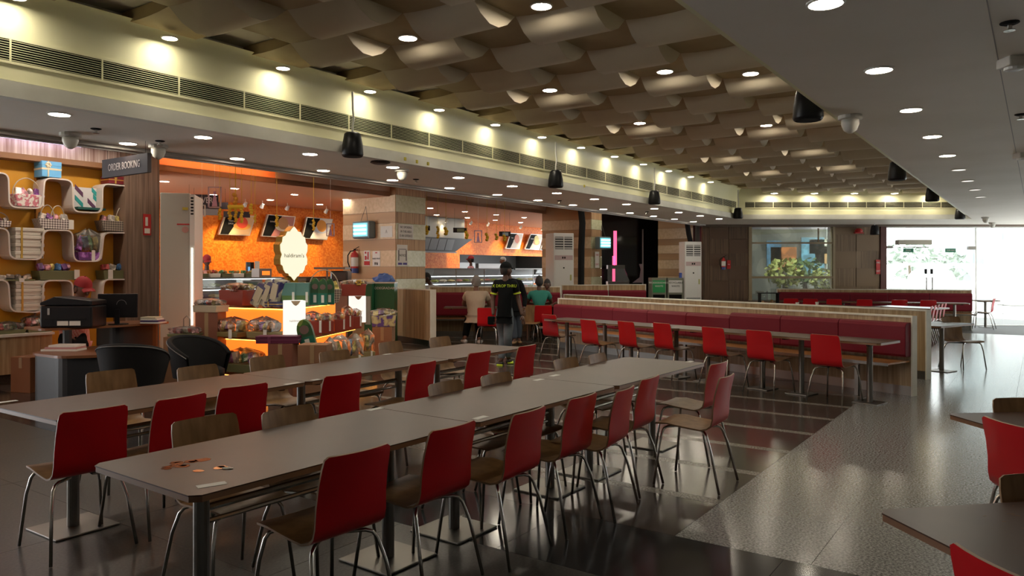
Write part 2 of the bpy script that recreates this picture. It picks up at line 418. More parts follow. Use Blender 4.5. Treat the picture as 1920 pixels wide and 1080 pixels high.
x,y = PL(713,303); t = T('ceiling_access_point', 'dark flat oval fitting hanging under the low ceiling', 'device', (x,y,LC)); obj('housing', MB().lathe([(.11,0),(.12,-.015),(.08,-.03)], 16), black, t)
for k,(px,py) in enumerate([(760,298),(782,303),(803,307),(1096,349)]):
    u = onv(px, 6.17); tag(obj('yellow_tag', MB().cb((u,6.172,zat(py,uv(u,6.17)[1])), (.03,.012,.04)), M('tag_yellow', (.6,.5,.05), .6), rz=RU), ['first','second','third','lone far'][k]+' small yellow tag stuck on the left fascia edge, counted from the left', 'tag')

# ---------------------------------------------------------------- chairs
def chair_proto():
    t = T('dining_chair', '', 'chair')
    prof = [(.235,.440),(.225,.449),(.13,.455),(.03,.443),(-.06,.436),(-.12,.438),(-.165,.45),(-.195,.475),(-.212,.52),(-.225,.60),(-.243,.69),(-.262,.77),(-.272,.81),(-.275,.822)]
    wd_ = [.175,.19,.20,.20,.20,.198,.196,.195,.193,.190,.187,.184,.178,.160]
    th = .010
    def shell(i0, i1):
        n = 6; mb = MB(); top = []; bot = []
        for i in range(i0, i1+1):
            y,z = prof[i]; a = Vector(prof[max(i-1,0)]); b = Vector(prof[min(i+1,len(prof)-1)]); d = (b-a).normalized(); nrm = Vector((-d.y, d.x))*-1
            if nrm.y*1 < 0 and i < 5: nrm = -nrm
            for j in range(n+1):
                q = j/n*2-1; x = q*wd_[i]; back = max(0,(z-.47))/.35
                yy = y + .022*q*q*min(1,back*2); zz = z + (.006*q*q if i < 5 else 0)
                top.append((x,yy+nrm.x*th/2,zz+nrm.y*th/2)); bot.append((x,yy-nrm.x*th/2,zz-nrm.y*th/2))
        k = i1-i0; N = (k+1)*(n+1); fs = []; ms = []
        for i in range(k):
            for j in range(n):
                a = i*(n+1)+j; q = (a, a+1, a+n+2, a+n+1)
                fs.append(q); ms.append(0); fs.append(tuple(N+x for x in reversed(q))); ms.append(1)
        def edge(l):
            for a,b in zip(l, l[1:]): fs.append((a,b,b+N,a+N)); ms.append(2)
        edge([j for j in range(n+1)]); edge([k*(n+1)+j for j in range(n+1)]); edge([i*(n+1) for i in range(k+1)]); edge([i*(n+1)+n for i in range(k+1)])
        mb.v = top+bot; mb.f = [list(f) for f in fs]; mb.m = ms; return mb
    e = M('plywood_edge', (.22,.13,.07), .5)
    s = obj('seat', shell(0,5), [oak, M('seat_underside', (.16,.095,.05), .45), e], t, smooth=False)
    b = obj('backrest', shell(5,13), [oak, red, e], t, smooth=False)
    for o in (s,b):
        bm = __import__('bmesh').new(); bm.from_mesh(o.data); __import__('bmesh').ops.recalc_face_normals(bm, faces=bm.faces); bm.to_mesh(o.data); bm.free()
        o.data.polygons.foreach_set('use_smooth',[True]*len(o.data.polygons)); o.data.set_sharp_from_angle(angle=R(50))
    for sx in (-1,1):
        obj('leg', MB().tube([(sx*.06,.10,.428),(sx*.14,.15,.428),(sx*.165,.165,.42),(sx*.18,.175,.395),(sx*.20,.19,.30),(sx*.225,.225,0.004)], .0095, 7), chrome, t, smooth=True)
        obj('leg', MB().tube([(sx*.06,-.07,.415),(sx*.14,-.13,.415),(sx*.165,-.15,.405),(sx*.18,-.165,.38),(sx*.20,-.20,.28),(sx*.225,-.265,0.004)], .0095, 7), chrome, t, smooth=True)
    obj('seat_frame', MB().tube([(-.06,-.07,.415),(-.06,.10,.428)], .009, 6).tube([(.06,-.07,.415),(.06,.10,.428)], .009, 6).box(-.07,.07,-.01,.03,.413,.43), blackm, t)
    return t
CHP = chair_proto(); ch_used = []
def chair(x, y, face, label, group, scale=1):
    """face: world angle the sitter looks towards"""
    rz = face-math.pi/2
    # anchor point is the top of the backrest
    bx, by = 0, -.272
    ox = x-(bx*math.cos(rz)-by*math.sin(rz)); oy = y-(bx*math.sin(rz)+by*math.cos(rz))
    if not ch_used:
        ch_used.append(1); CHP.location = (ox,oy,0); CHP.rotation_euler = (0,0,rz); CHP['label'] = label; CHP['group'] = group; o = CHP
    else: o = dup(CHP, (ox,oy,0), rz, label, group=group)
    return o
def chpx(px, py, face, label, group):
    x,y = P(px, py, .82); return chair(x, y, face, label, group)
aU = math.pi/2-A; aV = aU+math.pi/2         # world angles of U and V
ordn = ['nearest the camera', 'second from the camera', 'third from the camera', 'fourth from the camera', 'fifth from the camera', 'sixth from the camera', 'farthest']
for k,(px,py,da) in enumerate([(678,846,-4),(856,799,0),(999,770,3),(1099,743,1),(1178,729,7),(1224,708,3)]):
    chpx(px, py, aV+R(da), 'red-backed chair right of the near table row, '+ordn[k], 'red chairs right of the near table row')
chpx(1352, 681, aV+R(-3), 'red-backed chair past the far end of the near table row, the one behind', 'pair of chairs past the near table row')
chpx(1368, 705, aV+R(2), 'red-backed chair past the far end of the near table row, the one in front', 'pair of chairs past the near table row')
for k,(px,py,da) in enumerate([(180,767,-5),(345,744,6),(461,723,-4),(647,702,-2),(797,680,4),(903,660,2),(992,648,3)]):
    chpx(px, py, aV+R(da), 'red-backed chair between the two long table rows, '+ordn[k], 'red chairs right of the far-left table row')
for k,(px,py) in enumerate([(380,782),(534,765),(830,716),(925,701),(1056,672),(1115,664)]):
    chpx(px, py, aV+math.pi+R((k*7)%9-4), 'oak-faced chair left of the near table row, '+ordn[k], 'oak-faced chairs left of the near table row')
for k,(px,py) in enumerate([(205,695),(367,686),(497,668),(624,658),(728,641),(821,632)]):
    chpx(px, py, aV+math.pi+R((k*5)%7-3), 'oak-faced chair on the shop side of the left table row, '+ordn[k], 'oak-faced chairs beyond the left table row')
bdir = R(124.5); ndir = R(34.5)
for k,(px,py,da) in enumerate([(1027,590,6),(1100,600,0),(1171,603,-2),(1238,606,-3),(1334,614,2),(1420,620,4),(1544,628,4)]):
    chpx(px, py, ndir+R(da), 'red chair at the near maroon bench, '+['leftmost','second from the left','third from the left','fourth from the left','fifth from the left','sixth from the left','rightmost'][k], 'red chairs along the near bench')
chair(at(911,15.2), 15.2, R(80), 'red chair behind the elderly diner in the cream shirt', 'scattered red chairs')
chair(at(1019,16.2), 16.2, R(92), 'red chair of the diner in the green shirt', 'scattered red chairs')
chair(at(997,16.4), 16.4, R(-100), 'brown oak-faced chair left of the green-shirted diner', 'scattered chairs')
# right foreground
chair(2.50, 3.83, R(4), 'red chair at the left end of the upper right table', 'chairs of the right foreground')
chair(1.27, 1.98, R(10), 'red chair cut off by the bottom right corner', 'chairs of the right foreground')
chair(3.08, 4.56, R(-90), 'oak-faced chair behind the upper right table', 'chairs of the right foreground')
chair(2.02, 2.87, R(-88), 'oak-faced chair behind the lower right table', 'chairs of the right foreground')
# far zone
for k,(x,y) in enumerate([(7.42,20.0),(7.88,19.85),(8.42,19.65),(9.12,19.45),(9.9,19.2),(10.5,18.95)]):
    chair(x, y, R(72), 'red chair at the farthest maroon bench, '+['leftmost','second from the left','third from the left','fourth from the left','fifth from the left','rightmost'][k], 'red chairs along the farthest bench')
for k in range(5):
    chair(at(1749+6.5*k, 15.9+.35*k), 15.9+.35*k, R(147), 'edge-on chair past the second partition, '+['first','second','third','fourth','fifth'][k]+' from the camera', 'edge-on chairs behind the second partition')
chair(at(1866,20.0), 20.0, R(140), 'lone red chair standing against the bright glass at the far right', 'chairs by the glass')
chair(at(1770,12.5), 12.35, R(-75), 'brown oak-faced chair at the table end behind the second partition', 'chairs by the glass')
for k,(px,Y,a) in enumerate([(1222,18.2,60),(1316,17.6,150),(1330,18.3,150),(1345,17.9,200),(1362,18.4,20),(1432,18.5,170),(1449,19.2,170)]):
    chair(at(px,Y), Y, R(a), 'far red chair, '+['in front of the recycling bins','first of the group under the pillar air conditioner','second of the group by the air conditioner','third of the group by the air conditioner','fourth of the group by the air conditioner','left one before the green window','right one before the green window'][k], 'far red chairs behind the partitions')

# ---------------------------------------------------------------- tables
def table(label, loc, rz, L, W, xs, bars=True, group=None, h=.75, stain=False, base=.38):
    """local x along the table, origin at floor centre"""
    t = T('dining_table', label, 'table', loc, rz, group)
    r = .035
    pol = [(L/2-r,-W/2),(L/2,-W/2+r),(L/2,W/2-r),(L/2-r,W/2),(-L/2+r,W/2),(-L/2,W/2-r),(-L/2,-W/2+r),(-L/2+r,-W/2)]
    m = MB(); n = 8
    m.prism(pol, h-.005, h, 0); m.prism([(x*.9965,y*.9965) for x,y in pol], h-.028, h-.005, 1)
    obj('tabletop', m, [lam, lamedge], t)
    obj('top_frame', MB().box(-L/2+.1,L/2-.1,-.03,.03,h-.05,h-.028).box(-L/2+.15,-L/2+.19,-W/2+.08,W/2-.08,h-.05,h-.028).box(L/2-.19,L/2-.15,-W/2+.08,W/2-.08,h-.05,h-.028), blackm, t)
    for x in xs:
        lg = obj('leg', MB().lathe([(.034,.014),(.034,h-.05)], 14, c=(x,0,0)), steel, t, smooth=False)
        obj('base_plate', MB().box(x-base/2,x+base/2,-base/2,base/2,0,.013), steel, lg, bevel=.004)

    if bars and len(xs) > 1:
        for y,z in ((.0,.56),(.0,.50)):
            obj('crossbar', MB().tube([(xs[0]+.03,y,z),(xs[-1]-.03,y,z)], .017 if z > .55 else .012, 8), chrome, t)
    return t
def seg(u0, u1, v0, v1, va, vb, label, group, u_ref):
    um, vm = (u0+u1)/2, (v0+v1)/2
    x,y = uv(um, vm)
    return table(label, (x,y,0), aU-R(1.2), u1-u0-.006, v1-v0, (-(u1-u0)/2+.28, (u1-u0)/2-.28), True, group)
dvr = -.021
names3 = ['nearest', 'middle', 'far']
stk = []
for k,(a,b) in enumerate([(1.62,3.30),(3.30,4.93),(4.93,6.62)]):
    o = dvr*((a+b)/2-4.1); t = seg(a,b,2.53+o,3.33+o,0,0, names3[k]+' table of the near brown table row', 'tables of the near row', 0); stk.append(t)
for k,(a,b) in enumerate([(1.98,3.76),(3.76,5.48),(5.48,6.80)]):
    o = 0; x = seg(a,b,4.50+.03*k,5.33+.02*k,0,0, names3[k]+' table of the left brown table row', 'tables of the left row', 0)
    x.rotation_euler[2] = aU+R(1.0); stk.append(x)
# stickers and spills
def sticker(px, py, ang, label, w=.11, d=.045):
    x,y = P(px, py, .7505)
    tag(obj('number_sticker', MB().box(-w/2,w/2,-d/2,d/2,0,.0008), M('sticker_white', (.52,.52,.50), .5), None, (x,y,.7505), ang), label, 'sticker')
sticker(397, 909, aU-R(70)+R(50), 'white sticker at the near end of the near table row')
sticker(703, 767, aU, 'white sticker on the left edge where the near row has its first joint')
sticker(901, 783, aU, 'white sticker on the right edge at the first joint of the near row')
sticker(1010, 712, aU, 'white sticker left of the second joint of the near row')
sticker(1040, 704, aU, 'white sticker right of the second joint of the near row')
sticker(1294, 678, aU, 'white sticker on the far corner of the near row')
sticker(14, 753, aU, 'white sticker on the near corner of the left table row')
sticker(548, 719, aU, 'white sticker on the right edge at the first joint of the left row', .13)
sticker(592, 712, aU, 'small white sticker just past the first joint of the left row', .07)
sticker(727, 664, aU, 'white sticker at the second joint of the left row')
wet = M('sauce_spill', (.10,.022,.012), .08)
mb = MB()
for k in range(13):
    px = 300+rnd.random()*120; py = 868+rnd.random()*32 - (px-300)*.05; x,y = P(px,py,.751); n = 9; r0 = rnd.uniform(.014,.034)
    if k < 3: x,y = P(335+k*22, 868-k*3, .751); r0 = .035
    mb.prism([(x+r0*rnd.uniform(.6,1.3)*math.cos(q*6.283/n), y+.8*r0*rnd.uniform(.6,1.3)*math.sin(q*6.283/n)) for q in range(n)], .7502, .7512)
tag(obj('sauce_spill', mb, wet), 'dark red sauce drops spilled on the near end of the near table', 'spill', kind='stuff')
tag(obj('rice_crumbs', MB().ell((P(427,878,.752)[0],P(427,878,.752)[1],.753),(.02,.012,.003),8,5,0,.4), paper), 'small white crumbs beside the sauce spill', 'crumbs', kind='stuff')
# right foreground tables
def corner_table(x, y, ang, L, W, label):
    c, s = math.cos(ang), math.sin(ang)
    cx = x+c*L/2+s*W/2; cy = y+s*L/2-c*W/2
    return table(label, (cx,cy,0), ang, L, W, (-L/2+.32, L/2-.32), True, 'right foreground tables')
corner_table(1.285, 2.66, R(9), 1.6, .8, 'worn brown table in the bottom right corner')
corner_table(2.56, 4.44, R(5), 1.6, .8, 'worn brown table above it at the right edge')
mb = MB()
for k in range(26):
    x = rnd.uniform(1.6,2.0); y = rnd.uniform(2.35,2.7); a = rnd.uniform(-.5,.9); l = rnd.uniform(.01,.04)
    mb.tube([(x,y,.7503),(x+l*math.cos(a),y+l*math.sin(a),.7503)], .0008, 3)
tag(obj('scratches', mb, M('scratch_tan', (.30,.17,.10), .7)), 'pale scratches worn into the lower right tabletop', 'scratches', kind='stuff')
# bench tables
def btable(px, py, n, L, W, label, single=None):
    pass
bx0, by0 = 4.22, 8.62
ang = math.atan2(12.9-8.62, .52-4.22)
tl = math.hypot(12.9-8.62, .52-4.22)/4
for k in range(4):
    c = tl*(k+.5); nx, ny = math.cos(ang-math.pi/2)*.30, math.sin(ang-math.pi/2)*.30
    table('brown table at the near maroon bench, '+['rightmost','second from the right','third from the right','leftmost'][k], (bx0+math.cos(ang)*c+nx, by0+math.sin(ang)*c+ny, 0), ang, tl-.008, .60, (-tl/2+.25, tl/2-.3) , False, 'tables of the near bench', base=.30)
# tables beyond the partitions
table('small brown table end sticking out past the second partition', (at(1745,11.95), 11.75, 0), ndir, 1.1, .6, (.12,), False, 'far tables', base=.32)
table('bright reflecting table just past the second partition', (at(1705,17.0), 17.0, 0), bdir, 1.4, .8, (0,), False, 'far tables')
table('far table with grey trays behind the second partition', (at(1580,17.4), 17.4, 0), bdir, 1.4, .8, (0,), False, 'far tables')
table('far table with white cups behind the second partition', (at(1430,17.2), 17.2, 0), bdir, 2.6, .8, (-.8,.8), False, 'far tables')
table('far table before the recycling bins', (at(1270,18.6), 18.6, 0), R(-8), 2.2, .7, (-.7,.7), False, 'far tables')
table('far table before the green window', (at(1405,20.2), 20.2, 0), 0, 1.2, .7, (0,), False, 'far tables')
for k in range(4):
    c = 1.3*k; x = 10.9-c*.94; y = 18.85+c*.33
    table('narrow table of the farthest bench, '+['rightmost','second from the right','third from the right','leftmost'][k], (x, y+.35, 0), R(160.5), 1.29, .6, (-.35,), False, 'tables of the farthest bench', base=.3)
table('small table end beyond the farthest bench', (at(1848,20.9)-.1, 20.75, 0), 0, .55, .5, (0,), False, 'far tables', base=.25)
table('booth table in front of the left maroon booth', (at(862,17.0)+.25, 17.1, 0), R(0), 1.2, .6, (.1,), False, 'booth tables')
table('booth table in front of the diner in green', (at(1030,17.6)+.3, 17.9, 0), R(0), 1.2, .6, (.2,), False, 'booth tables')
# ---------------------------------------------------------------- benches and partitions
def bench(label, P0, rz, L, h, tops, seat=True, sides=True, th=.10, depth=.52, post=True):
    """origin at the right end foot; local x runs left to right (negative into the bench), front is -y"""
    t = T('bench_partition' if not seat else 'booth_bench', label, 'bench' if seat else 'partition', (P0[0],P0[1],0), rz)
    n = max(2, int(L/1.15)); w = L/n
    for k in range(n):
        obj('veneer_panel', MB().box(-L+k*w+.002, -L+(k+1)*w-.002, 0, th, .12, h-.02), venl, t)
    obj('plinth', MB().box(-L, 0, .008, th-.008, 0, .12), steel, t)
    obj('top_trim', MB().box(-L, 0, -.012, th+.012, h-.02, h), creamg, t)
    if post: obj('end_post', MB().box(0, .018, -.02, th+.015, 0, h+.002), creamg, t); obj('end_post', MB().box(-L-.018, -L, -.02, th+.015, 0, h+.002), creamg, t)
    if seat:
        x0 = -L
        for fr, zt in tops:
            x1 = -L+L*fr
            nn = max(1, int(round((x1-x0)/.9))); ww = (x1-x0)/nn
            for q in range(nn):
                m = MB(); a = x0+q*ww+.003; b = a+ww-.006
                m.prism([(-.015,.50),(-.13,.50),(-.15,.53),(-.15,zt-.05),(-.125,zt-.01),(-.09,zt),(-.015,zt)], a, b, 0, axis='x')
                obj('backrest_cushion', m, maroon, t, bevel=.008)
            x0 = x1
        obj('seat_plank', MB().box(-L+.01, -.02, -depth, -.012, .425, .45, 0), M('orange_seat_wood', (.36,.15,.045), .35, tex='wood', a=(.29,.11,.03), b=(.42,.19,.06), coat=.3), t, bevel=.004)
        obj('seat_edge', MB().box(-L+.01, -.02, -depth-.012, -depth, .412, .449, 0), steel, t)
        k = 0
        while .45+k*1.45 < L:
            x = -.45-k*1.45; k += 1
            obj('seat_leg', MB().box(x-.025, x+.025, -depth+.03, -depth+.07, 0, .425), steel, t)
    return t
bench('long maroon bench on a wood partition behind the row of seven red chairs', (5.04,9.48), RB, 7.2, 1.01, [(.62,.89),(1.0,.93)], th=.08)
bench('second wood partition right behind the near maroon bench', (6.0,10.9), RB, 8.4, 1.01, [], seat=False)
bench('farthest maroon bench on a brown partition below the entrance glass', (12.05,19.75), R(-16), 4.8, 1.06, [(.58,.97),(1.0,.97)], th=.08)
# left partition and booths
bench('tall wood end partition left of the booth beside the gift display', (-1.68,15.56), RB, 2.35, 1.18, [], seat=False, th=.1)
bench('maroon booth behind the elderly diner', (at(1050,18.0), 18.0), R(0), at(1050,18.0)-at(806,18.0), 1.19, [(1.0,1.05)], th=.08, depth=.5)
bench('maroon booth right of the man in the red shirt', (at(1139,20.0), 20.0), R(0), at(1139,20.0)-at(1054,20.0), 1.19, [(1.0,1.05)], th=.08)
bench('maroon booth farthest right along the shop front', (at(1210,20.6), 20.6), R(0), at(1210,20.6)-at(1141,20.6), 1.19, [(1.0,1.03)], th=.08)
# ---------------------------------------------------------------- back wall, window, entrance
def xa_(px): return at(px, YB1)
def za_(py): return zat(py, YB1)
zt = 2.87
mp = M('dark_red_frame', (.085,.016,.013), .4); tanf = M('tan_window_frame', (.30,.24,.15), .4)
wb = struct('wall_back', MB().box(xa_(1318), xa_(1408), YB1, YB1+.2, 0, 3.7), vend)
for i,(a,b) in enumerate([(1330,1348),(1348,1366),(1366,1385),(1385,1403)]):
    for j,(p,q) in enumerate([(421,448),(448,475),(475,498),(498,526),(526,560)]):
        if i in (0,2) and True:
            m_ = vend if (j+i//2)%2 else plain
            o = obj('wall_panel', MB().box(xa_(a)+.004, xa_([0,1366,0,1403][i+1])-.004, YB1-.02-.008*((i//2+j)%2), YB1, za_(q)+.004, za_(p)-.004), m_ if m_ is vend else M('dark_plain_panel', (.105,.06,.036), .5), wb)
struct('wall_back', MB().box(xa_(1562), xa_(1650), YB1, YB1+.2, 0, 3.7), plain)
wc = [o for o in C.objects if o.name.startswith('wall_back')][-1]
for i,(a,b) in enumerate([(1565,1605),(1605,1648)]):
    for j,(p,q) in enumerate([(426,440),(440,471),(471,503),(503,537),(537,570)]):
        s = (i+j)%2 == 0
        obj('wall_panel', MB().box(xa_(a)+.004, xa_(b)-.004, YB1-.012-.012*s, YB1, za_(q)+.004, za_(p)-.004), M('tan_panel', (.19,.125,.07), .5) if s else M('brown_striped_panel', (.17,.11,.06), .5, tex='veneer', a=(.11,.07,.04), b=(.24,.165,.10)), wc)
struct('wall_back', MB().box(xa_(1408), xa_(1562), YB1, YB1+.15, 0, .35), plain)
struct('trim_4', MB().box(xa_(1650), xa_(1661), YB1-.05, YB1+.15, 0, zt-.06), mp)
# above everything
struct('wall_back', MB().box(xa_(1318), 16.5, YB1, YB1+.2, zt-.06, 3.7), mp)
gl = glass('clear_glass', (.93,.95,.93), .05)
glw = glass('window_glass', (.80,.84,.78), .10)
# window
w1 = struct('window_1', MB().box(xa_(1403), xa_(1409), YB1-.05, YB1+.1, 0, zt-.06).box(xa_(1561), xa_(1565), YB1-.04, YB1+.1, .35, zt-.06).box(xa_(1409), xa_(1561), YB1-.02, YB1+.06, za_(456)-.02, za_(456)+.03).box(xa_(1409), xa_(1561), YB1-.02, YB1+.06, za_(520)-.03, za_(520)+.03).box(xa_(1409), xa_(1561), YB1-.02, YB1+.06, .35, .42), tanf)
for p,q in ((428,456),(456,520),(520,588)):
    obj('pane', MB().box(xa_(1409), xa_(1561), YB1+.02, YB1+.03, za_(q)+.03, za_(p)-.03), glw, w1)
obj('pane_joint', MB().box(xa_(1534), xa_(1536), YB1+.0, YB1+.04, za_(456), za_(428)), tanf, w1)
# entrance glass: door leaves, fixed panes
d1 = struct('door_1', MB().box(xa_(1675), xa_(1741), YB1-.01, YB1+.03, za_(464.5), za_(463)).box(xa_(1663), xa_(1673), YB1-.03, YB1+.05, za_(466), za_(461)).box(xa_(1815), xa_(1829), YB1-.03, YB1+.05, za_(468), za_(462)), steel)
for a,b,h in ((1664,1741,1735),(1743,1827,1746)):
    lf = obj('door_leaf', MB().box(xa_(a)+.01, xa_(b)-.01, YB1, YB1+.012, .01, za_(465)), gl, d1)
    obj('pull_handle', MB().tube([(xa_(h),YB1-.06,za_(520)),(xa_(h),YB1-.06,za_(545)),(xa_(h),YB1-.06,za_(575))], .016, 8).tube([(xa_(h),YB1-.06,za_(521)),(xa_(h),YB1,za_(521))], .012, 6).tube([(xa_(h),YB1-.06,za_(570)),(xa_(h),YB1,za_(570))], .012, 6), steel, lf)
    obj('lock_plate', MB().cb((xa_(h),YB1-.02,za_(509)), (.06,.03,.14)), blackm, lf)
    obj('patch_fitting', MB().box(xa_(a)+.01, xa_(b)-.01, YB1-.012, YB1+.02, .005, .07), steel, lf)
for k,(a,b) in enumerate([(1693,1712),(1772,1791)]):
    t = T('exit_sign', ['left','right'][k]+' small green exit sign stuck on the entrance glass', 'sign', (0,0,0))
    obj('plate', MB().box(xa_(a), xa_(b), YB1-.025, YB1-.004, za_(473), za_(466)), M('sign_green', (.0,.16,.08), .4), t)
    text('lettering', 'PUSH' if k == 0 else 'PUSH HERE', .06 if k == 0 else .045, paper, t, ((xa_(a)+xa_(b))/2, YB1-.028, za_(469.5)), (R(90),0,0))
tag(obj('air_curtain', MB().box(xa_(1677), xa_(1740), YB1-.22, YB1-.02, za_(459), za_(450)), M('air_curtain_grey', (.45,.42,.34), .5), bevel=.02), 'long beige air curtain unit over the glass doors', 'air curtain')
w2 = struct('window_2', MB().box(xa_(1664), 16.4, YB1-.02, YB1+.04, zt-.09, zt-.06).box(xa_(1829), xa_(1831), YB1, YB1+.03, 0, zt-.09).box(xa_(1664), 16.4, YB1-.01, YB1+.03, 0, .015), white)
obj('pane', MB().box(xa_(1664), xa_(1829), YB1, YB1+.012, za_(462), zt-.09), gl, w2)
for a,b in ((1831,1881),(1882,1960),(1961,2040)):
    obj('pane', MB().box(xa_(a), xa_(b), YB1, YB1+.012, .02, zt-.09), gl, w2)
tag(obj('alarm_sounder', MB().lathe([(.09,0),(.11,.05),(.06,.11)], 12).box(-.12,.12,-.05,.05,-.03,0), redfire, None, (xa_(1607),YB1-.1,za_(436)), 0), 'dark red alarm sounder high on the checker wall', 'alarm')
# outside: paving, kerb, greenery, pale buildings, tents
og = struct('ground', MB().prism([(-14,21.6),(45,21.6),(70,90),(-30,90)], -.08, -.02), M('pale_paving', (.5,.5,.48), .8))
def tree(x, y, h, r, label, col, seed):
    t = T('tree', label, 'tree', (x,y,-.02)); rr = random.Random(seed)
    obj('trunk', MB().tube([(0,0,0),(.05,0,h*.4),(0,.05,h*.7)], [.12,.09,.05], 7), M('bark', (.12,.09,.06), .8), t)
    mb = MB()
    for k in range(260):
        a = rr.uniform(0,6.28); b = math.acos(rr.uniform(-1,1)); q = r*rr.uniform(.55,1)
        c = Vector((q*math.sin(b)*math.cos(a), q*math.sin(b)*math.sin(a), h*.68+q*.8*math.cos(b)))
        d1_ = Vector((rr.uniform(-1,1),rr.uniform(-1,1),rr.uniform(-1,1))).normalized()*r*.16; d2_ = d1_.cross(Vector((rr.uniform(-1,1),rr.uniform(-1,1),1))).normalized()*r*.10
        mb.add([c-d1_, c+d2_, c+d1_, c-d2_], [(0,1,2,3)])
    l = obj('foliage', mb, col, t); l['kind'] = 'stuff'
leafp = M('hazy_leaf', (.27,.32,.27), .8); leafy = M('yellow_green_leaf', (.30,.32,.08), .7); leafd = M('green_leaf', (.10,.17,.05), .7)  # haze over the far trees is mixed into the pale leaf colour
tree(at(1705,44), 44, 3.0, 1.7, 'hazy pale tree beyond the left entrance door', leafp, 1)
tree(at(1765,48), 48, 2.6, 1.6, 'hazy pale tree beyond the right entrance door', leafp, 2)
tree(at(1470,24.0), 24.0, 2.2, .62, 'yellow-green shrub outside the left half of the window', leafy, 3)
tree(at(1508,25.1), 25.1, 2.3, .62, 'green shrub outside the middle of the window', leafd, 4)
tree(at(1545,23.6), 23.6, 1.9, .45, 'yellow-green shrub outside the right part of the window', leafy, 5)
# added walls and unseen roof that darken the window bay
sv = M('shade_box_grey', (.16,.155,.14), .8, tex='print', a=(.10,.10,.09), b=(.24,.23,.20), sc=.12)
struct('wall_shade_box', MB().box(xa_(1318), xa_(1650)+.5, 26.2, 26.4, 0, 4.5).box(xa_(1318)-.1, xa_(1318), 21.7, 26.3, 0, 4.5).box(xa_(1650), xa_(1650)+.15, 22.4, 25.0, 0, 4.5), sv)
struct('ceiling_shade_box', MB().box(xa_(1318), xa_(1650)+.2, 23.6, 26.4, 3.9, 4.0), sv)
for k,(px,py,w,h_,c) in enumerate([(1452,475,.5,.9,(.10,.25,.42)),(1470,485,.9,.8,(.5,.17,.05)),(1525,480,.8,1.3,(.12,.30,.42)),(1548,478,.7,.6,(.62,.36,.16)),(1540,462,.8,.5,(.42,.40,.34))]):
    tag(obj('street_poster', MB().cb((at(px,26.1),26.15,zat(py,26.1)), (w,.03,h_)), M('poster_%d'%k, c, .7, tex='print', a=[x*.7 for x in c], b=[min(1,x*1.4) for x in c], sc=.5)), ['blue','orange','light blue','peach','pale grey'][k]+' blurred poster seen through the window', 'poster')
def tent(px, Y, w, label):
    x = at(px, Y); t = T('tent', label, 'tent', (x,Y,0))
    obj('canopy', MB().grid(lambda s,q: (w/2*math.cos(s*math.pi), (q-.5)*w*.8, 1.0+ .9*math.sin(s*math.pi)), 12, 2), M('tent_white', (.75,.75,.75), .8), t, smooth=True)
    obj('skirt', MB().box(-w/2,w/2,-w*.4,w*.4,0,1.0), M('tent_white', (.45,.45,.45)), t)
tent(1707, 36, 3.0, 'white domed tent outside the left entrance door')
tent(1790, 38, 3.4, 'white domed tent outside the right entrance door')
def facade(px0, px1, Y, h, col, label, nwin):
    x0, x1 = at(px0,Y), at(px1,Y); t = T('building', label, 'building', (x0,Y,0))
    obj('wall', MB().box(0,x1-x0,0,6,0,h), col, t)
    k = int((x1-x0)//3.2)
    for i in range(k):
        for j in range(nwin): obj('window', MB().box(.8+i*3.2,2.4+i*3.2,-.05,.02,1.2+j*3.2,3+j*3.2), M('hazy_window', (.12,.14,.15), .4), t)
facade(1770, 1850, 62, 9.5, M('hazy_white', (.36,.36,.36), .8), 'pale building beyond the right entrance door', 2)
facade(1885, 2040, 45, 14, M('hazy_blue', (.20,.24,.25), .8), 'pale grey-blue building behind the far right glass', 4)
tag(obj('low_wall', MB().box(at(1660,30), at(1870,30), 30, 30.3, 0, .85), M('kerb_grey', (.24,.25,.24), .8)), 'low grey wall outside the entrance', 'wall')
tag(obj('white_van', MB().box(at(1895,33), at(1990,33), 33, 35, .25, 2.9).box(at(1892,33), at(1990,33), 32.95, 35, .0, .9), M('van_white', (.4,.4,.4), .4), bevel=.15), 'white parked vehicle behind the far right glass', 'vehicle')
# ---------------------------------------------------------------- enclosing walls out of sight
struct('wall_right', MB().prism([uv(-4,-5), uv(-4,-5.2), vY(-5.2,21.4), vY(-5,21.4)], 0, 3.8), offw)
struct('wall_front', MB().prism([uv(-4,-5), uv(-4,17), uv(-4.2,17), uv(-4.2,-5)], 0, 4.1), M('grey_wall', (.3,.28,.25), .7))
# ---------------------------------------------------------------- shop: ceilings and walls
SC = 3.5; IC = 3.25
pk = M('shop_ceiling_pink', (.70,.38,.23), .6); orb = M('orange_bulkhead', (.80,.24,.05), .5)
struct('ceiling', MB().prism([uv(-4,7.8), uv(-4,12.0), uv(26,12.0), uv(26,7.8)], SC, SC+.1), pk)
struct('ceiling', MB().prism([uv(-4,12.0), uv(-4,17.0), uv(26,17.0), uv(26,12.0)], IC, IC+.1), pk)
struct('trim_5', MB().box(6.76, 9.22, 12.0, 12.03, IC, SC), orb, rz=RU)
struct('trim_5', MB().box(9.22, 26, 12.0, 12.03, IC, SC), M('brown_riser', (.45,.30,.20), .6), rz=RU)
struct('wall_bulkhead', MB().box(2.4, 6.76, 11.97, 12.03, IC-.0, SC), M('violet_lit_veneer', (.42,.30,.27), .45, tex='veneer', a=(.28,.17,.14), b=(.60,.50,.47), sc=.8), rz=RU)  # violet light on the stripes put into the veneer colour
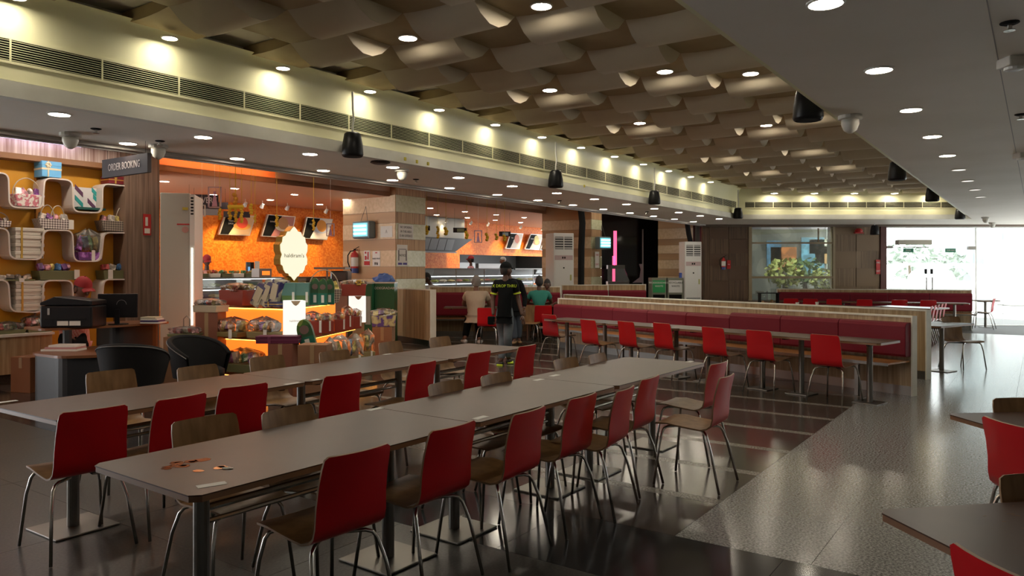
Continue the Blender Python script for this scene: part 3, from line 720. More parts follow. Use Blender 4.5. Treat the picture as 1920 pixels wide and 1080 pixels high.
# mosaic back wall with the kitchen opening
VW = 16.3
uo0, uo1 = onv(862,VW), onv(1032,VW)
zo0, zo1 = 1.05, SV(900,478,VW)[1]
ms = MB().box(6.0, uo0, VW, VW+.15, 0, IC).box(uo0, 26, VW, VW+.15, zo1, IC).box(uo0, uo1+.3, VW, VW+.15, 0, zo0).box(uo1+.3, 26, VW, VW+.15, 0, zo1)
wm = struct('wall_shop', ms, mosaic, rz=RU)
struct('wall_shop', MB().box(2.4, 7.0, 12.75, 12.85, 0, IC), M('dim_shop_wall', (.25,.16,.1), .6), rz=RU)
struct('wall_kitchen', MB().box(uo0-1, uo1+1, VW+2.4, VW+2.5, 0, 3.2), M('kitchen_dark', (.10,.10,.095), .5), rz=RU)
struct('ceiling', MB().box(uo0-1, uo1+1, VW+.15, VW+2.5, 2.9, 3.0), M('kitchen_ceiling', (.2,.2,.19), .6), rz=RU)
struct('floor', MB().prism([uv(2.4,12.6), uv(2.4,19), uv(28,19), uv(28,12.6)], -.06, 0), M('shop_floor', (.17,.13,.10), .35))
# dark glazed wall between the second and third pillars
YD = 24.5
struct('wall_dark_glass', MB().box(at(1128,YD), at(1262,YD), YD, YD+.1, 0, 3.4), M('black_glass', (.006,.006,.007), .08), )
struct('trim_6', MB().box(at(1204,YD), at(1206,YD), YD-.05, YD, .3, zat(430,YD)), M('pale_frame', (.5,.48,.5), .4))
pinkl = M('pink_led', (1,.15,.4), .5, emit=1.6, ecol=(1,.12,.28))
tag(obj('pink_neon', MB().box(at(1150,YD)-.0, at(1156,YD), YD-.06, YD-.03, zat(500,YD), zat(433,YD)).box(at(1148,YD), at(1153,YD), YD-.06, YD-.03, zat(530,YD), zat(480,YD)), pinkl), 'pink glowing strip on the dark glazed wall left of the third pillar', 'light')
tag(obj('pink_lamp', MB().box(at(1316,21.9), at(1321,21.9), 21.85, 21.9, zat(470,21.9), zat(429,21.9)), pinkl), 'pink glowing panel beside the third pillar above the air conditioner', 'light')
tag(obj('lilac_drape', MB().prism([(at(1186,YD),zat(530,YD)),(at(1204,YD),zat(530,YD)),(at(1204,YD),zat(495,YD)),(at(1198,YD),zat(495,YD)),(at(1201,YD),zat(505,YD)),(at(1199,YD),zat(520,YD))], YD-.05, YD-.02, axis='y'), M('lilac_cloth', (.5,.42,.5), .7)), 'pale lilac cloth hanging against the dark glazed wall', 'cloth')
struct('wall_dark_glass', MB().box(at(1300,21.9), at(1330,21.9), 21.92, 22.0, 0, 3.4), M('deep_maroon', (.06,.012,.014), .5))
# ---------------------------------------------------------------- pillars
def pillar(idx, C0, L1, L2, top, bands, rzz, z0=0):
    """corner C0 nearest the camera; L1 runs left-away (local +y), L2 right-away (local +x)"""
    t = struct('wall_pillar', MB().box(.01, L2, .01, L1, 0, top), M('pillar_core', (.2,.14,.09), .6), loc=(C0[0],C0[1],0), rz=rzz)
    for a,b,k in bands:
        m_ = bandc if k == 'c' else ven
        m2 = M('greenish_pearl_tile', (.55,.55,.36), .25, tex='cloud', a=(.50,.50,.32), b=(.62,.62,.44), sc=5) if k == 'c' and idx < 3 else m_
        g = .003; p = .006 if k == 'c' else 0
        obj('cladding_panel', MB().box(-.012-p, .01, 0, L1, a+g, b-g), m_, t)
        obj('cladding_panel', MB().box(0, L2, -.012-p, .01, a+g, b-g), m2, t)
    return t
# pillar one
Y1 = 16.9; C1 = (at(742,Y1), Y1)
def zz(py, Y): return zat(py, Y)
def bandset(ys, Y, first):
    out = []; k = first
    for a,b in zip(ys, ys[1:]): out.append((zz(b,Y), zz(a,Y), k)); k = 'w' if k == 'c' else 'c'
    return out
pillar(1, C1, 1.70, .98, 3.5, bandset([342,365,397,418,448,469,500,523,545,700], Y1, 'w'), RU)
Y2 = 21.5; C2 = (at(1108,Y2), Y2)
pillar(2, C2, 1.65, .62, 3.5, bandset([375,411,430,444,466,481,503,519,545,600], Y2, 'w'), RU)
Y3 = 21.95; C3 = (at(1300,Y3), Y3)
pillar(3, C3, 1.1, .05, 3.5, bandset([405,427,447,459,475,487,504,518,535,600], Y3, 'w'), RU)
# duct pipes down the pillars
tag(obj('black_duct', MB().tube([(at(1088,21.0),21.0,3.45),(at(1092,21.0),21.0,2.9),(at(1090,21.0),21.0,2.2),(at(1089,21.0),21.0,.2)], .09, 8), blackm), 'black insulated pipe running down the second pillar behind the air conditioner', 'pipe')
tag(obj('black_duct', MB().tube([(at(1290,21.2),21.3,2.9),(at(1293,21.2),21.3,2.6),(at(1298,21.2),21.3,2.25)], .07, 8), blackm), 'black insulated pipe bending into the farther air conditioner', 'pipe')
# ---------------------------------------------------------------- tower air conditioners
def aircon(label, loc, rz, w, d, h, ts):
    t = T('tower_air_conditioner', label, 'air conditioner', loc, rz)
    g = M('aircon_white', (.62,.62,.60), .4)
    obj('cabinet', MB().box(-w/2,w/2,0,d,0,h), g, t, bevel=.015)
    z1 = h*.96; z0 = h*.83
    ug = obj('upper_grille', MB().box(-w*.42,w*.42,-.006,.0,z0,z1), M('grille_dark', (.05,.05,.05), .6), t)
    for k in range(5):
        z = z0+(z1-z0)*(k+.5)/5
        obj('slat', MB().box(-w*.42,w*.42,-.02,-.006,z-.012,z+.012), g, ug)
    obj('upper_grille_post', MB().box(-.01,.01,-.022,-.006,z0,z1), g, ug)
    obj('display_band', MB().box(-w*.44,w*.44,-.008,0,h*.715,h*.765), M('aircon_mauve', (.45,.34,.34), .5), t)
    obj('button', MB().box(-.05,-.01,-.012,-.008,h*.73,h*.75).box(.01,.05,-.012,-.008,h*.73,h*.75), blackm, t)
    lp = obj('lower_panel', MB().box(-w*.44,w*.44,-.008,0,h*.42,h*.70), g, t)
    obj('badge', MB().box(-.02,.02,-.012,-.008,h*.625,h*.64), blackm, lp)
    for k in range(8):
        z = h*.12+k*h*.03
        obj('intake_slot', MB().box(-w*.42,w*.42,-.006,0,z,z+h*.012), M('slot_grey', (.2,.2,.2), .6), t)
    obj('rating_sticker', MB().box(w*.30,w*.38,-.012,-.008,h*.50,h*.56), M('sticker_olive', (.35,.36,.12), .6), lp)
Ya = 20.6; aircon('white tower air conditioner in front of the second pillar', (at(1057,Ya),Ya,0), R(18), .60, .62, zat(437,Ya), None)
Yb = 20.9; aircon('white tower air conditioner in front of the third pillar at the back corner', (at(1300,Yb),Yb,0), R(12), .50, .40, zat(453,Yb), None)
# ---------------------------------------------------------------- recycling bins
bg_ = M('bin_grey_green', (.16,.17,.13), .5)
def bin_(px0, px1, label, words, gcol, tcol, Y=20.9):
    x0, x1 = at(px0,Y), at(px1,Y); t = T('recycling_bin', label, 'bin', ((x0+x1)/2,Y,0)); w = (x1-x0)/2-.01; h = zat(521,Y)
    obj('cabinet', MB().box(-w,w,0,.5,.02,h), bg_, t, bevel=.01)
    obj('opening', MB().box(-w*.8,w*.8,-.004,.01,h*.52,h*.66), dark, t)
    obj('sign_panel', MB().box(-w*.85,w*.85,-.012,0,h*.70,h*.95), gcol, t)
    for k,s in enumerate(words): text('lettering', s, .07, tcol, t, (0,-.016,h*(.90-.07*k)), (R(90),0,0))
bin_(1221,1250, 'grey-green bin with a green biodegradable sign', ['BIODEGRADABLE','WASTE'], M('bin_sign_green', (.02,.25,.08), .5), paper)
bin_(1251,1282, 'grey-green bin with a white recyclable sign', ['RECYCLABLE','WASTE'], M('bin_sign_white', (.55,.56,.55), .5), blackm)
tag(obj('blue_box', MB().cb((at(1280,20.88),21.1,zat(521,20.9)+.07),(.09,.12,.14)), M('blue_plastic', (.05,.10,.40), .5)), 'small blue box on top of the right recycling bin', 'box')
# ---------------------------------------------------------------- extinguishers
def extinguisher(label, loc, rz, s):
    t = T('fire_extinguisher', label, 'fire extinguisher', loc, rz)
    obj('cylinder', MB().lathe([(.01,0),(.075*s,.0),(.08*s,.02*s),(.08*s,.36*s),(.06*s,.41*s),(.025*s,.44*s),(.02*s,.47*s)], 16), redfire, t, smooth=True)
    obj('blue_base', MB().lathe([(.083*s,-.01*s),(.083*s,.09*s)], 16), M('base_blue', (.04,.07,.25), .4), t)
    obj('instruction_label', MB().lathe([(.0815*s,.13*s),(.0815*s,.32*s)], 16), paper, t)
    obj('handle', MB().box(-.02*s,.07*s,-.012*s,.012*s,.47*s,.485*s).tube([(-.02*s,0,.48*s),(.10*s,0,.55*s)], .008*s, 6).box(-.02*s,.02*s,-.015*s,.015*s,.45*s,.50*s), blackm, t)
    obj('hose', MB().tube([(-.02*s,0,.46*s),(-.09*s,0,.45*s),(-.15*s,0,.36*s),(-.15*s,0,.22*s),(-.10*s,0,.08*s),(-.075*s,-.02*s,.03*s)], .013*s, 7), blackm, t, smooth=True)
    obj('wall_bracket', MB().box(-.03*s,.03*s,.07*s,.10*s,.2*s,.42*s), steel, t)
def lf(px, py, off=.02):   # a point on the left face of pillar one: world xy, z
    r = (px-960)/F; a = (r*C1[1]-C1[0])/(-cA - r*sA)   # distance along +v
    x = C1[0]-cA*a; y = C1[1]+sA*a; return x-sA*off, y-cA*off, zat(py, y)
def rf(px, py, off=.03):   # right face of pillar one
    r = (px-960)/F; a = (r*C1[1]-C1[0])/(sA - r*cA)
    x = C1[0]+sA*a; y = C1[1]+cA*a; return x+cA*off, y-sA*off, zat(py, y)
RL = math.atan2(-sA, -cA)+math.pi   # left-face x axis angle
x,y,z = lf(672,511,.12); extinguisher('red fire extinguisher on the striped pillar by the gift display', (x,y,z), RL-R(90)+R(90), 1.1)
extinguisher('dim fire extinguisher on the dark far wall', (xa_(1354), YB1-.14, za_(505)), 0, .72)
def sign(label, f, px0, px1, py0, py1, mt, rzz, lines=[], tm=None, sz=.05, name='notice', cat='sign', extra=None):
    x0,y0,_ = f((px0+px1)/2, py0); xl,yl,_ = f(px0,py0); xr,yr,_ = f(px1,py0)
    w = math.hypot(xr-xl, yr-yl); z0 = f((px0+px1)/2,py1)[2]; z1 = f((px0+px1)/2,py0)[2]
    t = T(name, label, cat, (x0,y0,z0), rzz); h = z1-z0
    obj('sheet', MB().box(-w/2,w/2,-.006,.006,0,h), mt, t)
    n = len(lines)
    for k,s in enumerate(lines): text('lettering', s, sz, tm or blackm, t, (0,-.009,h*(1-(k+.7)/(n+.4))), (R(90),0,0), sx=.8)
    if extra: extra(t, w, h)
    return t
aLF = math.atan2(-sA, cA); aRF = math.atan2(cA, sA)
def ffire(t,w,h):
    obj('red_field', MB().box(-w/2+.005,w/2-.005,-.009,-.006,.01,h*.3), redfire, t)
    obj('pictogram', MB().box(-w*.35,-w*.08,-.009,-.006,h*.38,h*.65).box(-w*.35,-w*.1,-.009,-.006,h*.8,h*.93).box(w*.1,w*.3,-.009,-.006,h*.40,h*.92), redfire, t)
sign('red and white fire sign right of the pillar extinguisher', lf, 684, 695, 470, 498, paper, aLF, ['FIRE'], redfire, .06, extra=ffire)
def fn2(t,w,h):
    obj('red_mark', MB().box(-.03,.03,-.010,-.006,h*.86,h*.93), redfire, t); obj('drawing', MB().box(-w*.2,-w*.1,-.010,-.006,h*.08,h*.25).box(w*.05,w*.2,-.010,-.006,h*.08,h*.2), blackm, t)
sign('white framed notice right of the fire sign', lf, 700, 714, 471, 499, paper, aLF, ['','HAND WASH','RULES'], blackm, .05, extra=fn2)
sign('cream square notice right of the bug killer', lf, 715, 737, 424, 445, offw, aLF, ['A'], M('faint_ink', (.3,.28,.25), .6), .12)
sign('white no smoking notice in local script on the pillar', rf, 745, 773, 421, 448, paper, aRF, ['NO SMOKING','IN THIS AREA','IS AN OFFENCE'], M('ink', (.08,.08,.09), .6), .075)
def fn3(t,w,h):
    obj('blue_print', MB().box(-w*.44,-w*.05,-.010,-.006,.03,h*.16).box(w*.05,w*.44,-.010,-.006,.03,h*.16), M('print_blue', (.08,.06,.25), .6), t)
    obj('dashed_border', MB().box(-w*.40,-w*.34,-.010,-.006,h*.25,h*.75).box(w*.34,w*.40,-.010,-.006,h*.25,h*.75).box(-w*.4,w*.4,-.010,-.006,h*.78,h*.80), blackm, t)
sign('white paper with a dashed border and blue prints below the no smoking notice', rf, 743, 762, 459, 499, paper, aRF, ['NOTICE'], blackm, .07, extra=fn3)
sign('red extinguisher sign on the dark far wall', lambda a,b: (xa_(a), YB1-.05, za_(b)), 1362, 1369, 488, 504, redfire, 0, ['FIRE'], paper, .04)
sign('tall red sign on the right edge of the checker wall', lambda a,b: (xa_(a), YB1-.05, za_(b)), 1641, 1649, 487, 514, redfire, 0, ['FIRE','','EXIT'], paper, .07)
# bug killers
def bug(label, loc, rz, w, h):
    t = T('insect_killer', label, 'insect killer', loc, rz); d = .22
    obj('casing', MB().box(-w/2,w/2,-d,0,0,h), M('killer_grey', (.14,.19,.21), .4), t, bevel=.04)
    obj('front_glow', MB().box(-w*.42,w*.42,-d-.004,-d,h*.12,h*.9), M('cyan_glow', (.25,.55,.60), .4, emit=.35, ecol=(.2,.7,.85)), t)
    for k in range(3): obj('uv_tube', MB().tube([(-w*.34,-d-.02,h*(.28+.22*k)),(w*.34,-d-.02,h*(.28+.22*k))], .022, 8), M('uv_tube_glow', (.5,1,1), .5, emit=4.5, ecol=(.35,.95,1)), t)
    obj('hanging_chain', MB().tube([(-w*.2,-.1,h),(0,-.05,h+.35)], .006, 5).tube([(w*.2,-.1,h),(0,-.05,h+.35)], .006, 5), steel, t)
x,y,z = lf(690,448,.02); bug('glowing cyan insect killer on the left face of the nearest striped pillar', (x,y,z), aLF, .56, .40)
bug('glowing cyan insect killer on the second striped pillar', (C2[0]+.3, C2[1]+.16, zat(467,21.3)), aRF-R(25), .44, .36)
sign('red and green notice below the far insect killer', lambda a,b: (at(a,21.6),21.6,zat(b,21.6)), 1115, 1124, 472, 502, paper, R(30), ['FIRE','','EXIT'], redfire, .07)
# ================================================================ gift shop
def led(name, label, pts, r, col, e, parent=None):
    return None
spotn = [0]
def spot(loc, tgt, e, col, ang, parent=None, size=.03):
    l = bpy.data.lights.new('spot_beam', 'SPOT'); l.energy = e; l.color = col; l.spot_size = R(ang); l.spot_blend = .7; l.shadow_soft_size = size
    o = bpy.data.objects.new('spot_beam', l); C.objects.link(o); o.location = loc
    o.rotation_euler = (Vector(tgt)-Vector(loc)).to_track_quat('-Z','Y').to_euler(); return o
def track(label, u, v, z, tu, tv, tz, e, ang=60, col=(1,.72,.38)):
    x,y = uv(u,v); tx,ty = uv(tu,tv); d = (Vector((tx,ty,tz))-Vector((x,y,z))).normalized()
    t = T('track_spotlight', label, 'spotlight', (x,y,z))
    obj('mount_stem', MB().tube([(0,0,.12),(0,0,0)], .01, 6), white, t)
    obj('lamp_head', MB().tube([tuple(-d*.05), tuple(d*.06)], [.035,.05], 10), white, t)
    obj('lens', MB().tube([tuple(d*.06), tuple(d*.064)], .042, 10), M('spot_lens', (1,1,1), .5, emit=35, ecol=(1,.8,.5)), t)
    s = spot(tuple(d*.09), (0,0,0), e, col, ang); s.parent = t; s.rotation_euler = d.to_track_quat('-Z','Y').to_euler()
def slot(px0, px1, py0, py1, v):
    u0, z1 = SV(px0, py0, v); u1, z0 = SV(px1, py1, v); um = (u0+u1)/2
    pm = (px0+px1)/2; _, zt_ = SV(pm, py0, v); _, zb = SV(pm, py1, v)
    x,y = uv(um, v); return (x,y,zb), u1-u0, zt_-zb
def fslot(px0, px1, py0, py1, Y):
    return (at((px0+px1)/2, Y), Y, zat(py1, Y)), (px1-px0)*Y/F, (py1-py0)*Y/F
# ---- shelving wall
VS = 11.82
shelf = T('display_shelving', 'amber gift display wall with white S-curved shelves at the left edge', 'shelving', (0,0,0), RU)
obj('back_panel', MB().box(2.2, 6.35, 12.17, 12.25, 0, IC), yellow, shelf)
for a,b in ((onv(62,12.2), onv(70,12.2)), (onv(-60,12.2), onv(-52,12.2))):
    obj('back_divider', MB().box(a, b, 12.10, 12.17, .9, 3.2), M('amber_dark', (.35,.14,.02), .5), shelf)
obj('cornice', MB().box(2.2, 6.35, 11.9, 12.2, 3.17, IC), M('cornice_brown', (.22,.10,.04), .5), shelf)
obj('pilaster', MB().box(onv(235,11.8), 6.78, 11.8, 12.4, 0, 3.5), M('grey_brown_veneer', (.19,.125,.09), .45, tex='veneer', a=(.12,.075,.05), b=(.27,.185,.14), sc=.8), shelf)
def ribbon(pts, rad=.10, th=.02, dep=.34):
    P2 = [Vector(SV(px,py,VS)) for px,py in pts]; path = [P2[0]]
    for i in range(1, len(P2)-1):
        a,b,c = P2[i-1],P2[i],P2[i+1]; r = min(rad,(b-a).length*.45,(c-b).length*.45)
        p = b+(a-b).normalized()*r; q = b+(c-b).normalized()*r
        for k in range(6): t = k/5; path.append(p*(1-t)**2+b*2*t*(1-t)+q*t*t)
    path.append(P2[-1]); mb = MB(); n = len(path); L_ = []; R_ = []
    for i,p in enumerate(path):
        d = (path[min(i+1,n-1)]-path[max(i-1,0)]).normalized(); nr = Vector((-d.y,d.x))
        L_.append(p+nr*th/2); R_.append(p-nr*th/2)
    poly = [(p.x,p.y) for p in L_]+[(p.x,p.y) for p in reversed(R_)]
    m2 = 2*n; vs = [(p[0],VS,p[1]) for p in poly]+[(p[0],VS+dep,p[1]) for p in poly]
    fs = [(i,(i+1)%m2,m2+(i+1)%m2,m2+i) for i in range(m2)]
    fs += [(i,i+1,m2-2-i,m2-1-i) for i in range(n-1)]+[(m2+i,m2+m2-1-i,m2+m2-2-i,m2+i+1) for i in range(n-1)]
    mb.add(vs, fs); return mb
shw = M('shelf_white', (.60,.55,.52), .4)
for pts in ([(-40,322),(16,325),(18,388),(80,391),(84,333),(136,338),(138,397),(192,399),(193,344),(256,351)],
            [(-40,427),(16,428),(19,485),(79,487),(82,431),(136,432),(139,490),(190,490),(195,436),(256,437)],
            [(-40,526),(16,525),(20,584),(80,586),(82,526),(136,526),(139,586),(190,586),(195,524),(256,524)]):
    obj('curved_shelf', ribbon(pts), shw, shelf)
cb_ = T('gift_counter', 'pale striped counter with a grey top along the left gift wall', 'counter', (0,0,0), RU)
zc = SV(0,628,11.72)[1]
obj('worktop', MB().box(2.2, onv(99,11.72), 11.66, 12.16, zc-.035, zc), offw, cb_)
u = 2.2
while u < onv(98,11.72)-.1:
    obj('veneer_panel', MB().box(u+.003, min(u+.55,onv(98,11.72)), 11.72, 12.16, .14, zc-.036), venl, cb_); u += .55
obj('plinth', MB().box(2.2, onv(98,11.72), 11.76, 12.16, 0, .14), greyt, cb_)
# ---- gift items
cello = glass('cellophane', (.95,.95,.92), .10, .33)
pouch = [M('pouch_%d'%i, c, .4, tex='print', a=[x*.5 for x in c], b=[min(1,x*1.5+.1) for x in c], sc=1.5) for i,c in enumerate([(.45,.05,.05),(.10,.28,.12),(.22,.06,.30),(.6,.5,.15),(.6,.55,.5),(.05,.15,.35),(.55,.22,.05),(.55,.25,.30)])]
greenbox = M('olive_tray', (.12,.13,.06), .5)
def goodies(t, w, d, z0, h, n, seed, cols=None):
    rr = random.Random(seed)
    for k in range(n):
        a = -w/2+w*(k+.5)/n; ww = w/n*.95
        mb = MB(); mb.M = Matrix.Translation((a, rr.uniform(-.2,.2)*d, z0+h*.4)) @ Matrix.Rotation(rr.uniform(-.5,.5),4,'Y') @ Matrix.Rotation(rr.uniform(-.6,.2),4,'X')
        if k % 3 == 2: mb.ell((0,0,0), (ww/2,d*.3,h*.45), 10, 7)
        else: mb.cb((0,0,0), (ww, d*.35, h*rr.uniform(.6,.9)))
        obj('packet', mb, pouch[(cols or range(8))[k % len(cols or range(8))]], t, bevel=.006)
def wrap(t, w, d, z0, h, seed, mt=None):
    rr = random.Random(seed); mb = MB(); ox = rr.uniform(0,50)
    def fn(s, q):
        a = s*2*math.pi; r = 1-abs(q*2-1)**3*.25 if q < .75 else max(.12, 1-(q-.75)*3.4)
        nz = 1+.22*mnoise.noise(Vector((math.cos(a)*2.6+ox, math.sin(a)*2.6, q*4)))
        sx = abs(math.cos(a))**.6*math.copysign(1,math.cos(a)); sy = abs(math.sin(a))**.6*math.copysign(1,math.sin(a))
        return (sx*w*.52*r*nz, sy*d*.52*r*nz, z0+h*q*(1+.1*mnoise.noise(Vector((a,ox,q*3)))))
    mb.grid(fn, 28, 9); obj('cellophane_wrap', mb, mt or cello, t)
def bow(t, x, y, z, r, mt):
    mb = MB()
    for k in range(6):
        a = k*math.pi/3; mb.ell((x+r*.6*math.cos(a), y, z+r*.6*math.sin(a)), (r*.45,r*.25,r*.35), 8, 5)
    obj('ribbon_bow', mb, mt, t, smooth=True)
def tagm(t, x, y, z, w=.06, h=.10): obj('price_tag', MB().cb((x,y,z), (w,.004,h)), paper, t)
def hamper(label, s, rz=0, d=.26, base=greenbox, seed=1, cols=None, n=5, bh=.35, wr=True, tg=None, group=None, bw=None, name='gift_hamper'):
    (loc, w, h) = s; t = T(name, label, 'gift hamper', loc, rz, group)
    mb = MB(); b = h*bh
    mb.prism([(-w*.46,0),(w*.46,0),(w*.5,b),(-w*.5,b)], -d/2, d/2, axis='y')
    tr_ = obj('tray', mb, base, t, bevel=.006)
    goodies(t, w*.88, d*.8, b, h*(1-bh)*.9, n, seed, cols)
    if wr: wrap(t, w*1.0, d*1.0, b*.8, h-b*.8, seed)
    if tg is not None: tagm(tr_, w*tg, -d/2-.01, b*.6, w*.14, min(.16,h*.5))
    if bw: bow(tr_, w*.2, -d/2-.01, b+.02, .05, bw)
    return t
def basket(label, s, rz, d=.24, wv=None, handles=((0,.5),), seed=1, cols=None, group=None, tg=None):
    loc, w, h = s; t = T('gift_basket', label, 'gift basket', loc, rz, group); b = h*.42
    wv = wv or M('white_weave', (.5,.5,.5), .6, tex='weave', a=(.62,.58,.55), b=(.12,.09,.09))
    obj('woven_body', MB().prism([(-w*.40,0),(w*.40,0),(w*.5,b),(-w*.5,b)], -d/2, d/2, axis='y'), wv, t, bevel=.01)
    for c,r in handles:
        pts = [(w*(c+r*math.cos(math.pi*k/12)), 0, b+(h-b)*math.sin(math.pi*k/12)) for k in range(13)]
        obj('handle', MB().tube(pts, .008, 6), M('cane', (.45,.38,.30), .5), t)
    goodies(t, w*.8, d*.7, b*.85, (h-b)*.62, 4, seed, cols)
    if tg is not None: tagm(t, w*tg, -d/2-.01, b*.5, .07, .14)
    return t
def whitebox(label, s, rz, group, seed):
    loc, w, h = s; t = T('gift_box', label, 'box', loc, rz, group); d = .26
    obj('carton', MB().cb((0,0,h*.33), (w*.95,d*.93,h*.64)), offw, t, bevel=.003)
    obj('lid', MB().cb((0,0,h*.72), (w,d,h*.48)), offw, t, bevel=.008)
    obj('ribbon', MB().cb((-w*.28,0,h*.5), (w*.07,d*1.02,h*1.01)), gold, t)
    obj('seal', MB().tube([(w*.4,-d/2-.006,h*.2),(w*.4,-d/2,h*.2)], .018, 10), M('seal_brown', (.15,.10,.06), .5), t)
whiteweave = M('white_weave', (.5,.5,.5), .6, tex='weave', a=(.62,.58,.55), b=(.12,.09,.09))
greyweave = M('grey_weave', (.3,.28,.24), .7, tex='weave', a=(.34,.30,.25), b=(.10,.08,.07))
V_ = 11.98
basket('floral gift basket with a beaded arch handle in the first dip of the top shelf', slot(21,78,334,388,V_), RU, handles=((0,.46),), seed=3, cols=[4,7,4,2], tg=.36,
       wv=M('floral_print', (.62,.56,.54), .6, tex='print', a=(.5,.15,.2), b=(.7,.66,.64), sc=3))
def bb(label, s, rz, mt, rb, d=.26, nm='gift_box'):
    loc,w,h = s; t = T(nm, label, 'box', loc, rz); obj('carton', MB().cb((0,0,h*.36),(w*.98,d*.98,h*.72)), mt, t, bevel=.004); obj('lid', MB().cb((0,0,h*.86),(w,d,h*.28)), mt, t, bevel=.004)
    if rb:
        obj('ribbon', MB().cb((-w*.18,0,h*.5),(w*.07,d*1.02,h*1.01)).cb((0,0,h*.5),(w*1.01,d*1.01,h*.12)), rb, t); bow(t,-w*.18,-d*.52,h*.75,h*.2,rb)
    return t
bb('light blue gift box with a pale gold ribbon on top of the upper shelf', slot(71,108,304,333,V_), RU, M('sky_blue', (.12,.38,.68), .5), M('pale_ribbon', (.6,.55,.4), .4))
loc,w,h = slot(139,191,352,394,V_); t = T('striped_gift_case', 'open white case with teal and plum diagonal stripes on the top shelf', 'box', loc, RU)
obj('case_back', MB().box(-w/2,w/2,.02,.06,.03,h), M('case_white', (.62,.62,.64), .5), t); obj('case_base', MB().box(-w/2,w/2,-.12,.10,0,.035), M('case_teal', (.01,.08,.07), .5), t)
for k,(x0,c) in enumerate([(-.45,0),(-.45,1),(.15,1),(.2,1),(.0,0)]):
    mb = MB(); a = w*x0; zz_ = [h*.62,h*.15,h*.55,h*.25,h*.05][k]
    mb.prism([(a,zz_+.10),(a+w*.28,zz_-.02),(a+w*.28,zz_+.05),(a,zz_+.17)], .012,.02, axis='y'); obj('stripe', mb, M('stripe_teal' if c else 'stripe_plum', (.02,.30,.30) if c else (.10,.04,.10), .5), t)
bb('maroon gift box with a gold bow on the top shelf under the order booking sign', slot(196,236,332,346,V_), RU, M('box_maroon', (.16,.01,.02), .4), gold)
basket('small white woven basket cut off by the left frame edge', slot(-22,16,398,426,V_), RU, seed=4, cols=[7,4])
basket('white lattice basket with two looped handles and a card on the middle shelf', slot(65,131,385,430,V_), RU, handles=((-.15,.2),(.15,.2)), seed=5, cols=[4,2,7], tg=.42)
basket('grey woven basket with one tall loop handle at the right end of the middle shelf', slot(183,240,388,434,V_), RU, wv=greyweave, handles=((.28,.18),), seed=6, cols=[7,4,3], tg=.52)
for k in range(4):
    whitebox('white ribboned gift box in the middle shelf dip, '+['bottom','second from the bottom','third from the bottom','top'][k]+' of its stack', slot(21,76,470-14.3*k,484.5-14.3*k,V_), RU, 'white boxes stacked on the middle shelf', k)
    whitebox('white ribboned gift box in the lowest shelf dip, '+['bottom','second from the bottom','third from the bottom','top'][k]+' of its stack', slot(22,77,568-14*k,582-14*k,V_), RU, 'white boxes stacked on the lowest shelf', k+4)
hamper('shiny purple and teal wrapped bag in the second dip of the middle shelf', slot(140,187,428,488,V_), RU, d=.2, base=pouch[2], seed=8, cols=[2,5,1,3], n=4, bh=.25, tg=.1)
hamper('olive tray of colourful sweets on the lowest shelf left of the clerk', slot(65,138,490,525,V_), RU, seed=9, cols=[2,7,3,5], n=6, bh=.5, wr=False, tg=.47)
hamper('olive tray with dark pouches on the lowest shelf right of the clerk', slot(186,248,490,524,V_), RU, seed=10, cols=[0,4,5], n=4, bh=.5, wr=False, tg=-.3)
hamper('pile of small white packets on the lowest shelf at the left frame edge', slot(-10,60,512,527,V_), RU, seed=11, cols=[4,4,4], n=4, bh=.2, wr=False, tg=.1)
(lx,ly,lz),w,h = slot(-15,42,604,627,11.9); hamper('flat tray of red and green sweets on the counter at the left frame edge', ((lx,ly,zc),w,h), RU, seed=12, cols=[1,0,1,4,1], n=7, bh=.3, wr=True)
(lx,ly,lz),w,h = slot(44,92,590,622,11.9); hamper('tray of pink packets on the counter beside the printer', ((lx,ly,zc),w,h), RU, seed=13, cols=[0,7,4,1], n=5, bh=.35, wr=True)
# soft lights over the shelving the cove glow and an added orange tube on the bulkhead
for k,(px,pv) in enumerate([(30,11.55),(110,11.55),(200,11.55)]):
    u = onv(px, pv); x,y = uv(u, 11.3)
    o = T('downlight', 'hidden-lens downlight above the amber gift shelves, '+['left','middle','right'][k], 'ceiling light', (x,y,3.5))
    obj('trim_ring', MB().lathe([(.09,0),(.09,-.006),(.075,-.01)], 16), white, o); obj('diffuser', MB().lathe([(.07,-.010),(.07,-.014)], 16), M('shelf_lamp', (1,1,1), emit=170, ecol=(1,.86,.68)), o)
u0,u1 = 2.6, onv(150,11.9)
tag(obj('orange_fill_tube', MB().tube([(6.9,11.7,3.47),(9.1,11.7,3.47)], .014, 8), M('orange_fill_glow', (1,1,1), emit=26, ecol=(1,.55,.25)), None, (0,0,0), RU), 'added unseen orange tube that brightens the orange bulkhead', 'light')  # added tube, out of view, only to light the orange bulkhead
tag(obj('cove_tube', MB().tube([(u0,11.86,3.46),(u1,11.86,3.46)], .015, 8), M('violet_tube', (1,1,1), emit=10, ecol=(.72,.72,1)), None, (0,0,0), RU), 'bluish fluorescent tube hidden above the striped bulkhead at the left', 'light')
